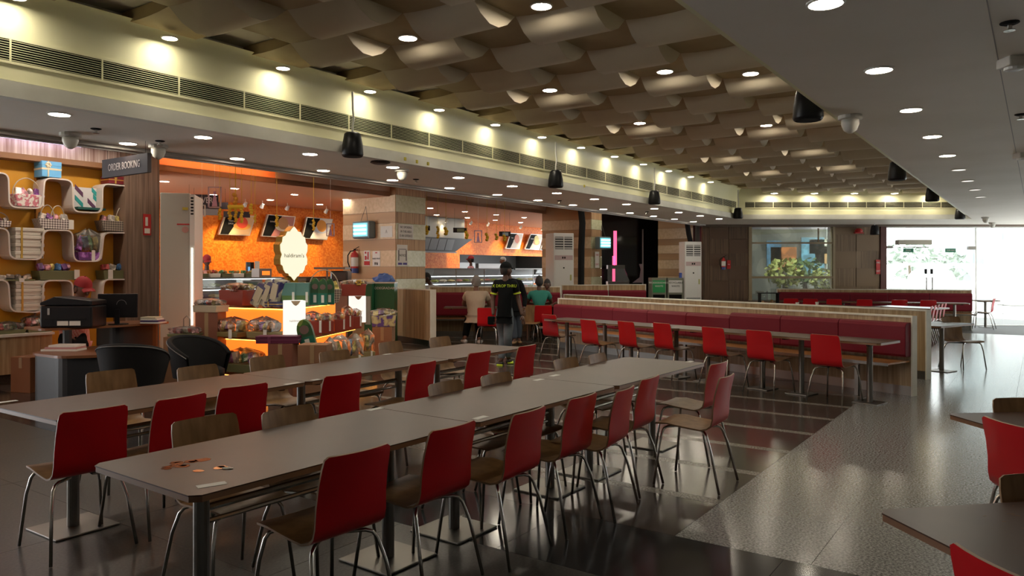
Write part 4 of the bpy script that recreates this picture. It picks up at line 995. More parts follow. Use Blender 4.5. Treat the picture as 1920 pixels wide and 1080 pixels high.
# ---- order desk
t_ = T('fire_sign', 'red and white extinguisher sign on the pilaster right of the gift shelves', 'sign', uv(onv(275,11.8),11.79)+(SV(275,441,11.79)[1],), RU); obj('plate', MB().box(-.065,.065,-.006,0,0,.34), redfire, t_); obj('white_pictogram', MB().box(-.03,.01,-.009,-.006,.15,.29).box(-.045,.045,-.009,-.006,.03,.11), paper, t_)
dk = M('desk_black', (.013,.015,.020), .5); dt = M('desk_top_brown', (.17,.065,.025), .35)
t = T('order_desk', 'two-level black order desk with brown curved tops at the left', 'desk', (0,0,0), RU)
def rp(poly, k=5):
    out = []; n = len(poly)
    for i in range(n):
        a,b,c = [Vector(poly[(i+q)%n]) for q in (-1,0,1)]; r = min(.12,(a-b).length*.4,(c-b).length*.4); p = b+(a-b).normalized()*r; q_ = b+(c-b).normalized()*r
        for s in range(k): f = s/(k-1); v = p*(1-f)**2+b*2*f*(1-f)+q_*f*f; out.append((v.x,v.y))
    return out
obj('upper_top', MB().prism(rp([(4.15,9.75),(4.9,9.62),(5.75,9.72),(5.85,10.15),(5.5,10.4),(4.15,10.35)]), .86, .885), dt, t)
obj('lower_top', MB().prism(rp([(3.95,9.62),(3.98,8.95),(4.32,8.70),(4.95,8.95),(5.0,9.8),(4.2,9.75)]), .60, .63), dt, t)
obj('lower_cabinet', MB().prism(rp([(3.97,9.60),(4.0,8.97),(4.33,8.73),(4.93,8.97),(4.98,9.78),(4.2,9.73)]), 0, .60), dk, t)
obj('upper_support', MB().prism(rp([(5.0,9.75),(5.65,9.80),(5.7,10.2),(5.0,10.3)]), .0, .86), dk, t)
obj('upper_post', MB().lathe([(.05,.63),(.05,.86)], 12, c=(4.40,9.70,0)), dk, t)
def q3(px, py, z): return P(px, py, z)
x,y = at(138,9.35), 9.35
pr = T('printer', 'large black office printer with two white labels on the order desk', 'printer', (x,y,.885), R(3))
obj('body', MB().box(-.31,.31,-.18,.2,0,.27), black, pr, bevel=.02); obj('scanner_lid', MB().prism([(-.31,.275),(.31,.275),(.31,.33),(-.14,.38),(-.31,.31)], -.18,.2, axis='y'), black, pr, bevel=.01)
obj('white_label', MB().box(-.10,.03,-.186,-.18,.03,.085), paper, pr); obj('white_label', MB().box(.045,.175,-.186,-.18,.03,.085), paper, pr); obj('badge', MB().box(-.215,-.19,-.186,-.18,.16,.24), M('badge_grey',(.35,.35,.35)), pr); obj('paper_tray', MB().box(-.24,.24,-.2,-.18,.10,.115), blackm, pr)
x,y = at(222,9.75), 9.75
mo = T('monitor', 'black computer monitor seen from behind beside the printer', 'monitor', (x,y,.885), R(8))
obj('back_shell', MB().box(-.245,.245,-.03,.0,.09,.40), black, mo, bevel=.012); obj('screen', MB().box(-.235,.235,.0,.004,.10,.39), dark, mo); obj('stand', MB().box(-.03,.03,-.05,-.03,.0,.2).lathe([(.12,0),(.12,.012)], 16), black, mo)
obj('badge_ring', MB().tube([(.05+.06*math.cos(a*.524),-.034,.26+.06*math.sin(a*.524)) for a in range(7)], .002, 4), M('ring_grey',(.2,.2,.2)), mo)
x,y = at(288,9.95), 9.95
for k in range(4):
    tag(obj('book', MB().cb((x-.01*k, y, .885+.012+.022*k), (.26-.02*k,.2,.02)), [paper,M('book_violet',(.06,.04,.14)),paper,M('book_cream',(.5,.45,.33))][k], None, (0,0,0), 0, bevel=.003), ['white book at the bottom of the stack at the end of the order desk','violet book second in the stack at the end of the order desk','white book third in the stack at the end of the order desk','cream booklet on top of the stack at the end of the order desk'][k], 'book')
x,y = at(120,9.0), 9.0
for k in range(3): tag(obj('paper_stack', MB().cb((x+.02*k,y,.63+.012+.024*k), (.42-.05*k,.22,.022)), [paper,M('pinkish_paper',(.5,.25,.25)),paper][k], None), ['bottom white','middle pink','top white'][k]+' paper bundle on the lower desk top', 'paper')
# ---- black tub chairs
def tub(label, loc, rz):
    t = T('tub_chair', label, 'chair', loc, rz)
    def fn(s, q, off=0):
        a = R(-115)+R(230)*s; h = .74-.20*abs(s*2-1)**2.2; r = .30+.06*q+off
        return (r*math.sin(a), -r*math.cos(a)*.95, .36+(h-.36+.06)*q)
    mb = MB(); mb.grid(lambda s,q: fn(s,q), 20, 5); mb.grid(lambda s,q: fn(1-s,q,-.05), 20, 5)
    mb.tube([fn(k/20,1,-.025) for k in range(21)], .028, 8)
    obj('shell', mb, blackm, t, smooth=True)
    obj('seat_cushion', MB().lathe([(.24,.34),(.27,.36),(.27,.43),(.22,.46)], 20), blackm, t, smooth=True)
    for k in range(4):
        a = R(45+90*k); obj('leg', MB().tube([(.16*math.cos(a),.16*math.sin(a),.35),(.24*math.cos(a),.24*math.sin(a),.0)], .012, 7), chrome, t)
    obj('piping', MB().tube([fn(k/20,1,.005) for k in range(21)], .006, 5), M('piping_grey',(.12,.12,.12),.4), t)
tub('black tub chair in front of the order desk', (at(246,8.1),8.15,0), R(5))
tub('black tub chair turned sideways left of the gift display', (at(372,8.7),8.75,0), R(-115))
# ---- cartons on the floor
def carton(label, px0, px1, py0, Y, z0=0, rz=0, d=.4, group=None, py1=None, mt=card):
    x = at((px0+px1)/2, Y); w = (px1-px0)*Y/F; h = zat(py0,Y)-z0
    t = T('cardboard_box', label, 'box', (x,Y+d/2,z0), rz, group)
    obj('carton', MB().cb((0,0,h/2),(w,d,h)), mt, t, bevel=.004)
    obj('flap', MB().box(-w/2,-.004,-d/2,d/2,h,h+.006), mt, t); obj('flap', MB().box(.004,w/2,-d/2,d/2,h,h+.006), mt, t)
    obj('packing_tape', MB().box(-.025,.025,-d/2-.003,-d/2,h*.7,h).box(-.025,.025,-d/2,d/2,h+.006,h+.008), M('tape_tan',(.33,.22,.12),.3), t)
    return (x,Y+d/2,z0+h+.008), w
carton('brown carton on the floor left of the order desk', 22, 68, 671, 9.75, rz=R(-15), mt=M('rust_cardboard',(.21,.085,.035),.75))
tp,w = carton('brown carton beside the white cooler with a wrapped tray on top', 306, 366, 633, 9.6, d=.35)
t = hamper('wrapped tray of red packets with a metal loop on the carton beside the cooler', (tp,w*.9,.13), 0, seed=20, cols=[0,7,4], n=5, bh=.25); obj('metal_loop', MB().tube([(-.02,0,.1),(-.02,0,.22),(.02,0,.26),(.06,0,.22),(.06,0,.1)], .006, 6), steel, t)
# ---- tall white cooler
Yc = 11.5; x0,x1 = at(300,Yc), at(352,Yc)
t = T('tall_cooler', 'tall pale cabinet side with a strip of small lights on its right edge', 'cooler', (x0,Yc,0), R(14))
zt2 = zat(361,Yc)
obj('side_panel', MB().box(0,x1-x0,0,.8,0,zt2), M('cooler_grey', (.40,.41,.36), .45), t, bevel=.012)
obj('front_frame', MB().box(x1-x0,x1-x0+.07,-.01,.8,0,zt2-.02), white, t)
for k in range(46): obj('led', MB().cb((x1-x0+.035,-.02,.75+.026*k), (.016,.012,.012)), M('led_white', (1,1,1), emit=3.5, ecol=(1,.95,.8)), t)
obj('red_strip_label', MB().box(.24,.42,-.006,0,zat(420,Yc)-.01,zat(420,Yc)+.01), redfire, t); obj('yellow_label', MB().box(.32,.40,-.006,0,zat(393,Yc),zat(388,Yc)), M('label_yellow',(.5,.42,.05)), t)
obj('round_label', MB().tube([(.36,-.006,zat(430,Yc)),(.36,0,zat(430,Yc))], .05, 18), M('label_pink',(.45,.25,.22)), t)
for k in range(6): obj('vent_slot', MB().box(x1-x0+.015,x1-x0+.055,-.014,-.01,zat(368+6*k,Yc)-.03,zat(368+6*k,Yc)-.005), blackm, t)
# ---- glass sweet counters
cg = glass('counter_glass', (.94,.96,.96), .10); tubeW = M('cool_tube', (1,1,1), emit=3, ecol=(.85,.95,1))
def case(label, u0, u1, v0, z1, seed, curved=False, dep=.7):
    t = T('glass_counter', label, 'counter', (0,0,0), RU); rr = random.Random(seed)
    obj('base', MB().box(u0,u1,v0,v0+dep,0,.75), M('counter_base',(.30,.28,.26),.4), t); obj('rear_panel', MB().box(u0,u1,v0+dep-.03,v0+dep,.75,z1), M('case_grey',(.42,.42,.42),.4), t)
    if curved:
        def fn(s,q): a = q*math.pi/2; return (u0+(u1-u0)*s, v0+dep*.55*(1-math.sin(a)), .75+(z1-.78)*math.sin(a)**.6 if False else .75+(z1-.78)*(1-math.cos(a)))
        obj('glass_front', MB().grid(fn, 1, 8), cg, t, smooth=True)
    else: obj('glass_front', MB().box(u0,u1,v0,v0+.008,.75,z1-.03), cg, t)
    obj('top_slab', MB().box(u0,u1,v0+(dep*.5 if curved else 0),v0+dep,z1-.03,z1), steel, t)
    for zz_ in (.78, 1.0, 1.22):
        if zz_ > z1-.15: continue
        obj('shelf', MB().box(u0,u1,v0+.06+(.15 if curved else 0),v0+dep-.03,zz_,zz_+.012), M('case_shelf',(.6,.6,.6),.3), t)
        obj('light_tube', MB().tube([(u0+.1,v0+.10+(.15 if curved else 0),zz_-.02+.2),(u1-.1,v0+.10+(.15 if curved else 0),zz_-.02+.2)], .012, 6), tubeW, t)
        n = int((u1-u0)/.34)
        for k in range(n):
            uu = u0+(k+.5)*(u1-u0)/n
            obj('sweet_tray', MB().box(uu-.14,uu+.14,v0+.25,v0+.55,zz_+.012,zz_+.03), steel, t)
            obj('sweets', MB().ell((uu,v0+.4,zz_+.05),(.12,.12,.045),12,6,0,.15,seed+k), M('sweet_%d'%((k+int(zz_*10))%4), [(.6,.5,.25),(.55,.25,.2),(.3,.35,.1),(.65,.6,.5)][(k+int(zz_*10))%4], .6), t)
    n = max(1,int((u1-u0)/1.2))
    for k in range(n+1):
        uu = u0+(u1-u0)*k/n
        obj('glass_post', MB().box(uu-.012,uu+.012,v0-.003,v0+.02,.75,z1-.03), chrome, t)
zcs = SV(440,520,13.5)[1]
case('lit glass sweet counter behind the tall cooler', onv(340,13.5), onv(528,13.5), 13.5, zcs, 1)
case('second glass counter behind the backlit oval sign', onv(535,14.2), onv(700,14.2), 14.2, 1.42, 2)
case('long curved-glass food counter in front of the kitchen window', onv(797,13.4), onv(1040,13.4), 13.4, SV(880,503,13.8)[1], 3, True, .9)
(lx,ly,lz),w,h = slot(364,405,500,518,13.8)
for k in range(5):
    c = slot(364+22*k, 384+22*k, 500, 518, 13.9); hamper('tilted sweet tray on top of the lit counter, '+['leftmost','second','third','fourth','rightmost'][k], ((c[0][0],c[0][1],zcs),c[1],.16), RU, d=.3, base=white if k%2 else greenbox, seed=30+k, cols=[6,0,6] if k<2 else [1,6,3], n=3, bh=.5, wr=False, group='sweet trays on the lit counter', name='sweet_tray_display')
# till gear on the counter
(lx,ly,lz),w,h = slot(457,480,486,516,14.1); t = T('till_screen', 'black till screen with a white sheet beside the sweet counter', 'till', (lx,ly,zcs), RU+R(20)); obj('screen', MB().cb((0,0,.22),(.26,.03,.2)), black, t); obj('stand', MB().cb((0,0,.06),(.08,.08,.12)), black, t); obj('paper_sheet', MB().box(.10,.27,-.06,-.05,.02,.34), paper, t); obj('blue_display', MB().box(-.1,-.03,-.025,-.016,.10,.22), M('display_blue',(.1,.3,.5),emit=.6,ecol=(.2,.5,.9)), t)
(lx,ly,lz),w,h = slot(462,492,490,516,14.1); t = T('weighing_scale', 'grey weighing scale with an orange digital display', 'scale', (at(481,Yc+3.3),Yc+3.3+.3,zcs), RU); obj('body', MB().cb((0,0,.09),(.30,.25,.18)), M('scale_grey',(.25,.24,.22)), t, bevel=.01); obj('orange_display', MB().box(-.08,.10,-.13,-.125,.05,.13), M('display_orange',(1,.2,.02),emit=1.3), t)
# canopy of the grill by the pillar
Yg = 15.2; t = T('steel_grill_hood', 'steel food warmer with a flat canopy left of the nearest pillar', 'appliance', (at(628,Yg),Yg,0), 0)
obj('canopy', MB().cb((-.05,0,zat(503,Yg)),(.62,.5,.04)), steel, t); obj('body', MB().box(-.05,.3,-.2,.2,zat(528,Yg),zat(508,Yg)), M('dark_steel',(.08,.08,.08),.3,.8), t, bevel=.03); obj('cabinet', MB().box(-.2,.3,-.2,.25,0,zat(528,Yg)), steel, t); obj('post', MB().box(-.2,-.17,.1,.13,zat(528,Yg),zat(503,Yg)), steel, t)
# ---- menu boards
def board(label, v, c, col, col2, words, blk=True, sk=None):
    """c: four pixel corners, clockwise from top left"""
    q = [SV(px,py,v) for px,py in c]; cu_ = sum(p[0] for p in q)/4; cz = sum(p[1] for p in q)/4
    x,y = uv(cu_, v); t = T('menu_board', label, 'menu board', (x,y,cz), RU)
    L_ = [(p[0]-cu_, p[1]-cz) for p in q]
    obj('frame', MB().prism(L_, -.03, .03, axis='y'), M('frame_silver',(.5,.48,.45),.3,.5), t)
    sc = lambda p,k: (p[0]*k,p[1]*k); inn = [sc(p,.94) for p in L_]
    pc_ = obj('picture', MB().prism(inn, -.036, -.03, axis='y'), col, t)
    ml = lambda a,b,f: (a[0]*(1-f)+b[0]*f, a[1]*(1-f)+b[1]*f)
    obj('black_field', MB().prism([inn[0], ml(inn[0],inn[1],.50), ml(inn[3],inn[2],.28), inn[3]], -.040, -.036, axis='y'), dark, pc_)
    cx,cz2 = ml(inn[3],inn[1],.62); w = abs(inn[1][0]-inn[0][0]); h = abs(inn[0][1]-inn[3][1])
    obj('pictured_dish', MB().grid(lambda s,r: (cx+w*.30*r*math.cos(s*6.2832), -.042, cz2-h*.16+h*.20*r*math.sin(s*6.2832)), 20, 1), col2[0], pc_)
    obj('pictured_food', MB().grid(lambda s,r: (cx+w*.20*r*math.cos(s*6.2832), -.045, cz2+h*.02+h*.30*r*math.sin(s*6.2832)), 20, 1), col2[1], pc_)
    for k,wd2 in enumerate(words): text('lettering', wd2, h*.10, paper, t, (ml(inn[0],inn[3],.3)[0]+w*.22, -.044, h*(.20-.14*k)), (R(90),0,0))
mw = lambda n,c: M('print_'+n, c, .5)
VB = 16.15
board('tilted menu board with a red drink, leftmost over the sweet counter', VB, [(421,402),(478,405),(467,442),(409,440)], mw('white',(.62,.40,.22)), (mw('orange',(.70,.33,.05)),mw('redfruit',(.70,.06,.02))), ['FRESH','JUICES'])
board('tilted menu board with milkshakes, behind the oval sign', VB, [(501,402),(553,406),(545,446),(489,443)], mw('pink',(.38,.14,.12)), (mw('cream',(.6,.5,.35)),mw('shake',(.35,.16,.05))), ['SHAKES'])
board('tilted menu board with fried snacks on a plate, right of the oval sign', VB, [(574,407),(623,411),(612,450),(565,447)], mw('plate',(.66,.62,.58)), (mw('plateblue',(.45,.5,.6)),mw('fry',(.66,.28,.03))), ['CHAAT'])
board('menu board with a bowl of curry, left one right of the pillar', VB, [(956,437),(980,438),(973,467),(947,466)], mw('plate2',(.62,.55,.45)), (mw('bowl',(.6,.5,.4)),mw('curry',(.55,.12,.03))), ['THALI'])
board('menu board with a burger, middle one right of the pillar', VB, [(994,439),(1017,440),(1010,469),(983,467)], mw('plate3',(.62,.55,.40)), (mw('bowl2',(.4,.2,.08)),mw('bun',(.55,.45,.08))), ['BURGER'])
board('menu board half hidden by the second pillar', VB, [(1021,441),(1050,442),(1044,471),(1012,469)], mw('plate4',(.30,.32,.10)), (mw('bowl3',(.5,.4,.2)),mw('leafs',(.15,.3,.05))), [''])
for k,(px,e) in enumerate([(443,95),(475,30),(522,60),(595,100),(640,30),(822,30),(868,70),(900,50),(962,85),(1003,85),(1030,60)]):
    u = onv(px,15.6); track('white track spotlight aimed at the orange mosaic, '+['first','second','third','fourth','fifth','sixth','seventh','eighth','ninth','tenth','eleventh'][k]+' from the left', u, 15.25, IC-.12, u, VW, 1.9, e*1.5, 62)
for k in range(14):
    for v in (13.4, 14.9):
        u = 6.3+1.5*k+(.5 if v > 14 else 0)
        if uv(u,v)[1] > 27 : continue
        light(u, v, IC, 'round downlight in the pink shop ceiling, '+('front' if v < 14 else 'back')+' row, '+ORD[k]+' from the camera', 'downlights of the shop ceiling, '+('front' if v < 14 else 'back')+' row')
for k in range(9):
    u = 7.4+1.7*k
    if uv(u,10)[1] < 22.5: light(u, 9.9, SC, 'round downlight in the shop-front ceiling beyond the trim, '+ORD[k]+' from the camera', 'downlights of the shop-front ceiling')
# ---- hanging signs
def hsign(label, p0, p1, zt_, zb, word, size, cable, mt, name='hanging_sign'):
    a = math.atan2(p1[1]-p0[1], p1[0]-p0[0]); w = math.hypot(p1[0]-p0[0], p1[1]-p0[1]); h = zt_-zb
    t = T(name, label, 'sign', ((p0[0]+p1[0])/2,(p0[1]+p1[1])/2,zb), a)
    obj('panel', MB().box(-w/2,w/2,-.02,.02,0,h), mt, t)
    for s in (-.42,.42): obj('wire', MB().tube([(s*w,0,h),(s*w,0,h+cable)], .002, 4), blackm, t)
    if word: text('lettering', word, size, M('sign_letter',(.42,.36,.34),.5), t, (0,-.023,h*.5), (R(90),0,0), sx=.72)
    return t
sb = M('sign_plum_black', (.030,.022,.024), .6, spec=.2)
hsign('dark hanging sign reading ORDER BOOKING', (at(195,7.9),7.9), (at(280,7.4),7.4), zat(294,7.65), zat(329,7.65), 'ORDER BOOKING', .105, .14, sb)
Yd = 14.6
hsign('dark hanging sign reading DELIVERY behind the tall cooler', (at(350,Yd),Yd), (at(402,Yd),Yd+.2), zat(364,Yd), zat(386,Yd), 'DELIVERY', .17, .25, sb)
hsign('long dark hanging board under the delivery sign', (at(358,Yd+.6),Yd+.6), (at(428,Yd+.8),Yd+.8), zat(378,Yd+.6), zat(391,Yd+.6), '', .1, .4, sb)
hsign('lowest dark hanging board left of the first menu board', (at(350,Yd+1.2),Yd+1.2), (at(409,Yd+1.3),Yd+1.3), zat(391,Yd+1.2), zat(403,Yd+1.2), '', .1, .5, M('sign_grey',(.12,.10,.09),.5))
hsign('dark order board above the first menu board', (at(419,17.3),17.3), (at(466,17.4),17.5), zat(396,17.3), zat(407,17.3), '', .1, .3, sb)
for k,(a,b,c) in enumerate([(788,805,(.5,.4,.3)),(850,875,(.35,.4,.25)),(936,957,(.3,.38,.45))]):
    Yk = 19.5; t = hsign('small hanging counter number sign, '+['leftmost by the pillar','middle before the hood','right before the menu boards'][k], (at(a,Yk),Yk), (at(b,Yk),Yk+.1), zat([423,427,434][k],Yk), zat([432,436,443][k],Yk), '', .1, .5, sb)
    w = (b-a)*Yk/F; obj('pale_insert', MB().box(-w*.25,w*.3,-.026,-.02,.02,.10), M('insert_%d'%k,c), t)
# ---- purple framed pictures and marigold garlands
def pic(label, px0, px1, py0, py1, Y, fc, ic):
    t = T('hanging_picture', label, 'picture', (at((px0+px1)/2,Y),Y,zat(py1,Y))); w = (px1-px0)*Y/F; h = (py1-py0)*Y/F
    obj('frame', MB().box(-w/2,w/2,-.01,.01,0,h*.06).box(-w/2,w/2,-.01,.01,h*.94,h).box(-w/2,-w/2+w*.1,-.01,.01,0,h).box(w/2-w*.1,w/2,-.01,.01,0,h), fc, t)
    obj('figure', MB().prism([(-w*.2,h*.08),(w*.2,h*.08),(w*.12,h*.45),(0,h*.72),(-w*.12,h*.45)], -.004,.004, axis='y').ell((0,0,h*.72),(w*.10,.01,h*.09),10,6), ic, t)
    zc_ = SC if -at(px0,Y)*cA+Y*sA < 12 else IC
    obj('wire', MB().tube([(0,0,h),(0,0,zc_-zat(py1,Y))], .002, 4), paper, t)
lil = M('lilac_frame',(.32,.25,.32),.5)
pic('lilac framed hanging picture over the delivery sign', 390,415,350,390, 13.2, lil, M('lilac_fig',(.34,.20,.33)))
pic('white cut-out picture of a woman in pink under the delivery sign', 372,385,384,406, 13.0, paper, M('pink_fig',(.5,.22,.25)))
pic('lilac framed hanging picture right of the snack menu board', 612,627,419,443, 14.0, lil, M('lilac_fig',(.34,.20,.33)))
pic('lilac framed hanging picture right of the kitchen hood', 889,904,432,455, 17.5, lil, M('lilac_fig',(.34,.20,.33)))
mari = M('marigold', (.62,.42,.02), .7); marid = M('marigold_dark', (.50,.24,.02), .7)
def garland(label, px, py0, py1, Y, w=.05, ms=mari, top=None):
    t = T('marigold_garland', label, 'garland', (at(px,Y),Y,zat(py1,Y)), 0); h = (py1-py0)*Y/F; n = max(3,int(h/(w*.9))); mb = MB()
    for k in range(n): mb.ell((w*.25*math.sin(k*2.1),0,h*(k+.5)/n), (w*.75,w*.75,h/n*.62), 7, 4, 0, .15, k)
    obj('flowers', mb, ms, t)
    zc_ = SC if -at(px,Y)*cA+Y*sA < 12 else IC
    obj('string', MB().tube([(0,0,h),(0,0,zc_-zat(py1,Y))], .004, 4), mari, t)
for k,(px,a,b,Y,w,m_) in enumerate([(441,362,384,12.6,.055,marid),(431,384,412,12.6,.045,mari),(442,384,417,12.6,.04,mari),(453,386,418,12.6,.04,mari),(412,391,412,12.6,.04,mari),(471,382,402,12.6,.045,mari),(478,402,418,12.6,.03,mari),(519,402,425,13.5,.04,mari),(588,412,432,13.5,.035,mari),
        (800,423,440,18,.06,mari),(821,424,447,18,.05,mari),(836,426,441,18,.07,mari),(875,433,448,18,.06,mari),(913,437,452,19,.06,mari),(931,438,450,19,.06,mari),(946,440,452,19,.06,mari),(1121,446,464,22.5,.06,mari)]):
    garland('yellow marigold garland hanging in the shop, number %s from the left end of the row' % ['one','two','three','four','five','six','seven','eight','nine','ten','eleven','twelve','thirteen','fourteen','fifteen','sixteen','seventeen'][k] if False else
            ['dark gold marigold cluster at the top left of the garlands','marigold strand left below the dark cluster','marigold strand straight below the dark cluster','marigold strand right below the dark cluster','leftmost marigold strand by the first menu board','marigold strand right of the first menu board','thin marigold strand beside the red drink board','marigold strand before the milkshake board','marigold strand before the snack board','marigold strand at the right edge of the nearest pillar','tapered marigold strand before the hood','thick marigold strand before the hood','marigold strand at the right end of the hood','marigold strand left of the curry board','marigold strand just left of the curry board','marigold strand touching the curry board','far marigold strand by the pink light strip'][k], px, a, b, Y, w, m_)
tag(obj('marigold_crosspiece', MB().tube([(at(428,12.6),12.6,zat(388,12.6)),(at(456,12.6),12.6,zat(388,12.6))], .035, 7), mari), 'yellow crosspiece joining the marigold strands', 'garland')
# ---- backlit oval sign
Yo = 11.6; xo = at(549,Yo); zb = zat(526,Yo); H_ = zat(425,Yo)-zb
t = T('oval_sign', 'glowing cream shop sign shaped like a scalloped leaf with a gold rim', 'sign', (xo,Yo,zb), R(46)); W_ = .47
half = [(0,0),(.10,.07),(.17,.09),(.20,.13),(.30,.14),(.37,.20),(.40,.27),(.47,.30),(.48,.40),(.43,.48),(.48,.55),(.49,.66),(.42,.71),(.40,.80),(.30,.83),(.24,.90),(.14,.91),(.07,.96),(0,1)]
outl = [(x*W_*1.0, z*H_) for x,z in half]+[(-x*W_*1.0, z*H_) for x,z in reversed(half[1:-1])]
obj('gold_rim', MB().prism([(x*1.06,(z-H_/2)*1.02+H_/2) for x,z in outl], -.03, .15, axis='y'), M('brass_rim',(.35,.24,.04),.3,.7), t)
obj('glowing_face', MB().prism(outl, -.045, -.03, axis='y'), M('sign_glow',(.25,.22,.15),emit=.93,ecol=(1,.94,.70)), t)
text('lettering', "haldiram's", .085, M('sign_ink',(.12,.09,.03),.6), t, (0,-.048,H_*.46), (R(90),0,0))
obj('stand', MB().box(-.09,.09,.0,.10,1.11-zb,.05), M('brass_rim',(.35,.24,.04)), t)
# ---- stepped gift display
Cx, Cy = -2.75, 9.6; rd = Vector((.155,.988)); ld = Vector((-.908,.418))
def dp(a, b): v = Vector((Cx,Cy))+rd*a+ld*b; return (v.x, v.y)
t = T('gift_display', 'three-tier wooden gift display stand with orange lit backs', 'display stand', (0,0,0))
edgew = M('display_wood', (.30,.16,.06), .45, tex='wood', a=(.24,.12,.04), b=(.36,.20,.08))
tiers = [(.25,-.10,-.45,2.2,2.1),(.715,.0,.0,2.3,1.95),(1.11,.36,.34,2.0,1.65)]
for z,a0,b0,a1,b1 in tiers: obj('tier_shelf', MB().prism([dp(a0,b0),dp(a1,b0),dp(a1,b1),dp(a0,b1)], z-.045, z), edgew, t)
ob2 = M('display_orange', (.85,.25,.02), .5)
for (z0,z1,o) in [(0,.205,.12),(.25,.67,.24),(.715,1.065,.44)]:
    a1 = 2.2; b1 = 1.85
    obj('lit_back', MB().prism([dp(o,o),dp(a1,o),dp(a1,b1),dp(o,b1)], z0, z1), ob2, t)
strip_m = M('warm_led_strip', (1,.6,.2), emit=6.5, ecol=(1,.40,.07))
for z,a0,b0,a1,b1 in tiers:
    zz_ = z-.055; off = .06
    for p,q in ((dp(a0+off,b0+off),dp(a1-.1,b0+off)),(dp(a0+off,b0+off),dp(a0+off,b1-.1))):
        obj('led_strip', MB().tube([(p[0],p[1],zz_),(q[0],q[1],zz_)], .008, 5), strip_m, t)
aR = math.atan2(rd.y, rd.x); aL = math.atan2(-ld.y, -ld.x)
def lantern(label, px0, px1, py0, py1, Y, rz):
    x = at((px0+px1)/2,Y); w = (px1-px0)*Y/F/1.25; h = (py1-py0)*Y/F
    t = T('paper_lantern', label, 'lantern', (x,Y+w*.4,zat(py1,Y)), rz)
    obj('glowing_shade', MB().box(-w/2,w/2,-w/2,w/2,.01,h), M('lantern_glow',(.3,.29,.27),emit=.95,ecol=(1,.98,.90)), t)
    obj('base', MB().box(-w/2-.01,w/2+.01,-w/2-.01,w/2+.01,0,.012), edgew, t)
    obj('printed_crest', MB().prism([(-w*.25,h),(w*.25,h),(w*.12,h*.9),(0,h*.86),(-w*.12,h*.9)], -w/2-.004,-w/2, axis='y'), M('crest_tan',(.6,.45,.3)), t)
    text('lettering', "haldiram's", w*.16, M('crest_tan',(.6,.45,.3)), t, (0,-w/2-.004,h*.45), (R(90),0,0))
lantern('large glowing white paper lantern at the corner of the gift display', 525,570,564,632, 9.62, R(25))
lantern('smaller glowing white paper lantern at the right end of the gift display', 650,685,555,606, 11.5, R(20))
def hs(px0,px1,py0,py1,a=None,b=None,Yf=None,z=None):
    """slot on the display at pixel column mid, ray hits line; given distance Y"""
    return fslot(px0,px1,py0,py1,Yf)
def onT(px0,px1,py0,Y,z): return (at((px0+px1)/2,Y),Y,z),(px1-px0)*Y/F,zat(py0,Y)-z
Z1,Z2,Z3 = .715,1.11,.25
redp = M('red_gift_case',(.26,.035,.02),.45); 
hamper('red gift case with cellophane top, leftmost on the top tier', onT(418,478,530,10.35,Z2), aL, d=.3, base=redp, seed=40, cols=[3,4,3], n=4, bh=.68, bw=M('ribbon_dark_red',(.2,.05,.03)))
for k,(a,b,c,al) in enumerate([(470,500,524,-.5),(488,515,520,-.35),(505,532,518,-.25)]):
    (loc,w,h) = onT(a,b,c,10.2-.05*k,Z2); mb = MB(); mb.M = Matrix.Rotation(-al,4,'Y')
    mb.cb((0,0,h*.45),(w*.7,.2,h*.9)); t = T('striped_gift_box','dark blue and cream striped gift box leaning on the top tier, '+['left','middle','right'][k],'box',loc,aL)
    obj('carton', mb, M('striped_blue_cream',(.3,.28,.22),.4,tex='print',a=(.03,.02,.10),b=(.5,.47,.33),sc=.7), t, bevel=.004)
    mb = MB(); mb.M = Matrix.Rotation(-al,4,'Y'); mb.cb((0,-.105,h*.5),(w*.5,.012,h*.55)); obj('lid_label', mb, M('lid_cream',(.52,.46,.32)), t)
(loc,w,h) = onT(500,530,552,9.98,Z2); bb('flat dark box with gold ribbon lying before the striped boxes', (loc,w,.06), aL, M('night_blue',(.03,.03,.09)), gold, .16)
for k in range(2):
    (loc,w,h) = onT(531+25*k,556+25*k,530,10.15+.06*k,Z2); t = T('landscape_carton', ['left','right'][k]+' green and blue landscape-printed carton on the top tier', 'box', loc, R(8))
    obj('carton', MB().cb((0,0,h/2),(w,.22,h)), M('landscape_print',(.10,.22,.20),.4), t, bevel=.004); obj('green_field', MB().box(-w/2+.003,w/2-.003,-.114,-.11,.01,h*.45), M('field_green',(.09,.18,.05)), t); obj('side_label', MB().box(w*.25,w*.42,-.117,-.113,h*.15,h*.6), paper, t)
def dome_box(label, px0, px1, py0, Y, z, rz=R(12), tilt=0):
    (loc,w,h) = onT(px0,px1,py0,Y,z); t = T('dome_gift_box', label, 'box', loc, rz); pl = [(-w/2,0),(w/2,0)]+[(w/2*math.cos(math.pi*k/10), h*.62+h*.38*math.sin(math.pi*k/10)) for k in range(11)]
    mb = MB(); mb.M = Matrix.Rotation(tilt,4,'Y'); mb.prism(pl,-.09,.09,axis='y'); obj('carton', mb, M('dome_green',(.06,.14,.03),.4,tex='print',a=(.03,.09,.04),b=(.22,.28,.06),sc=.6), t, bevel=.003)
    mb = MB(); mb.M = Matrix.Rotation(tilt,4,'Y'); mb.box(-w*.15,w*.15,-.096,-.09,h*.1,h*.38); obj('white_label', mb, paper, t)
    mb = MB(); mb.M = Matrix.Rotation(tilt,4,'Y'); mb.tube([(0,-.096,h*.68),(0,-.09,h*.68)], w*.3, 12); obj('round_print', mb, M('print_brown_grey',(.16,.10,.09)), t)
    mb = MB(); mb.M = Matrix.Rotation(tilt,4,'Y'); mb.box(-w/2+.002,w/2-.002,-.094,-.09,.01,h*.45); obj('teal_panel', mb, M('teal_panel',(.01,.13,.09)), t)
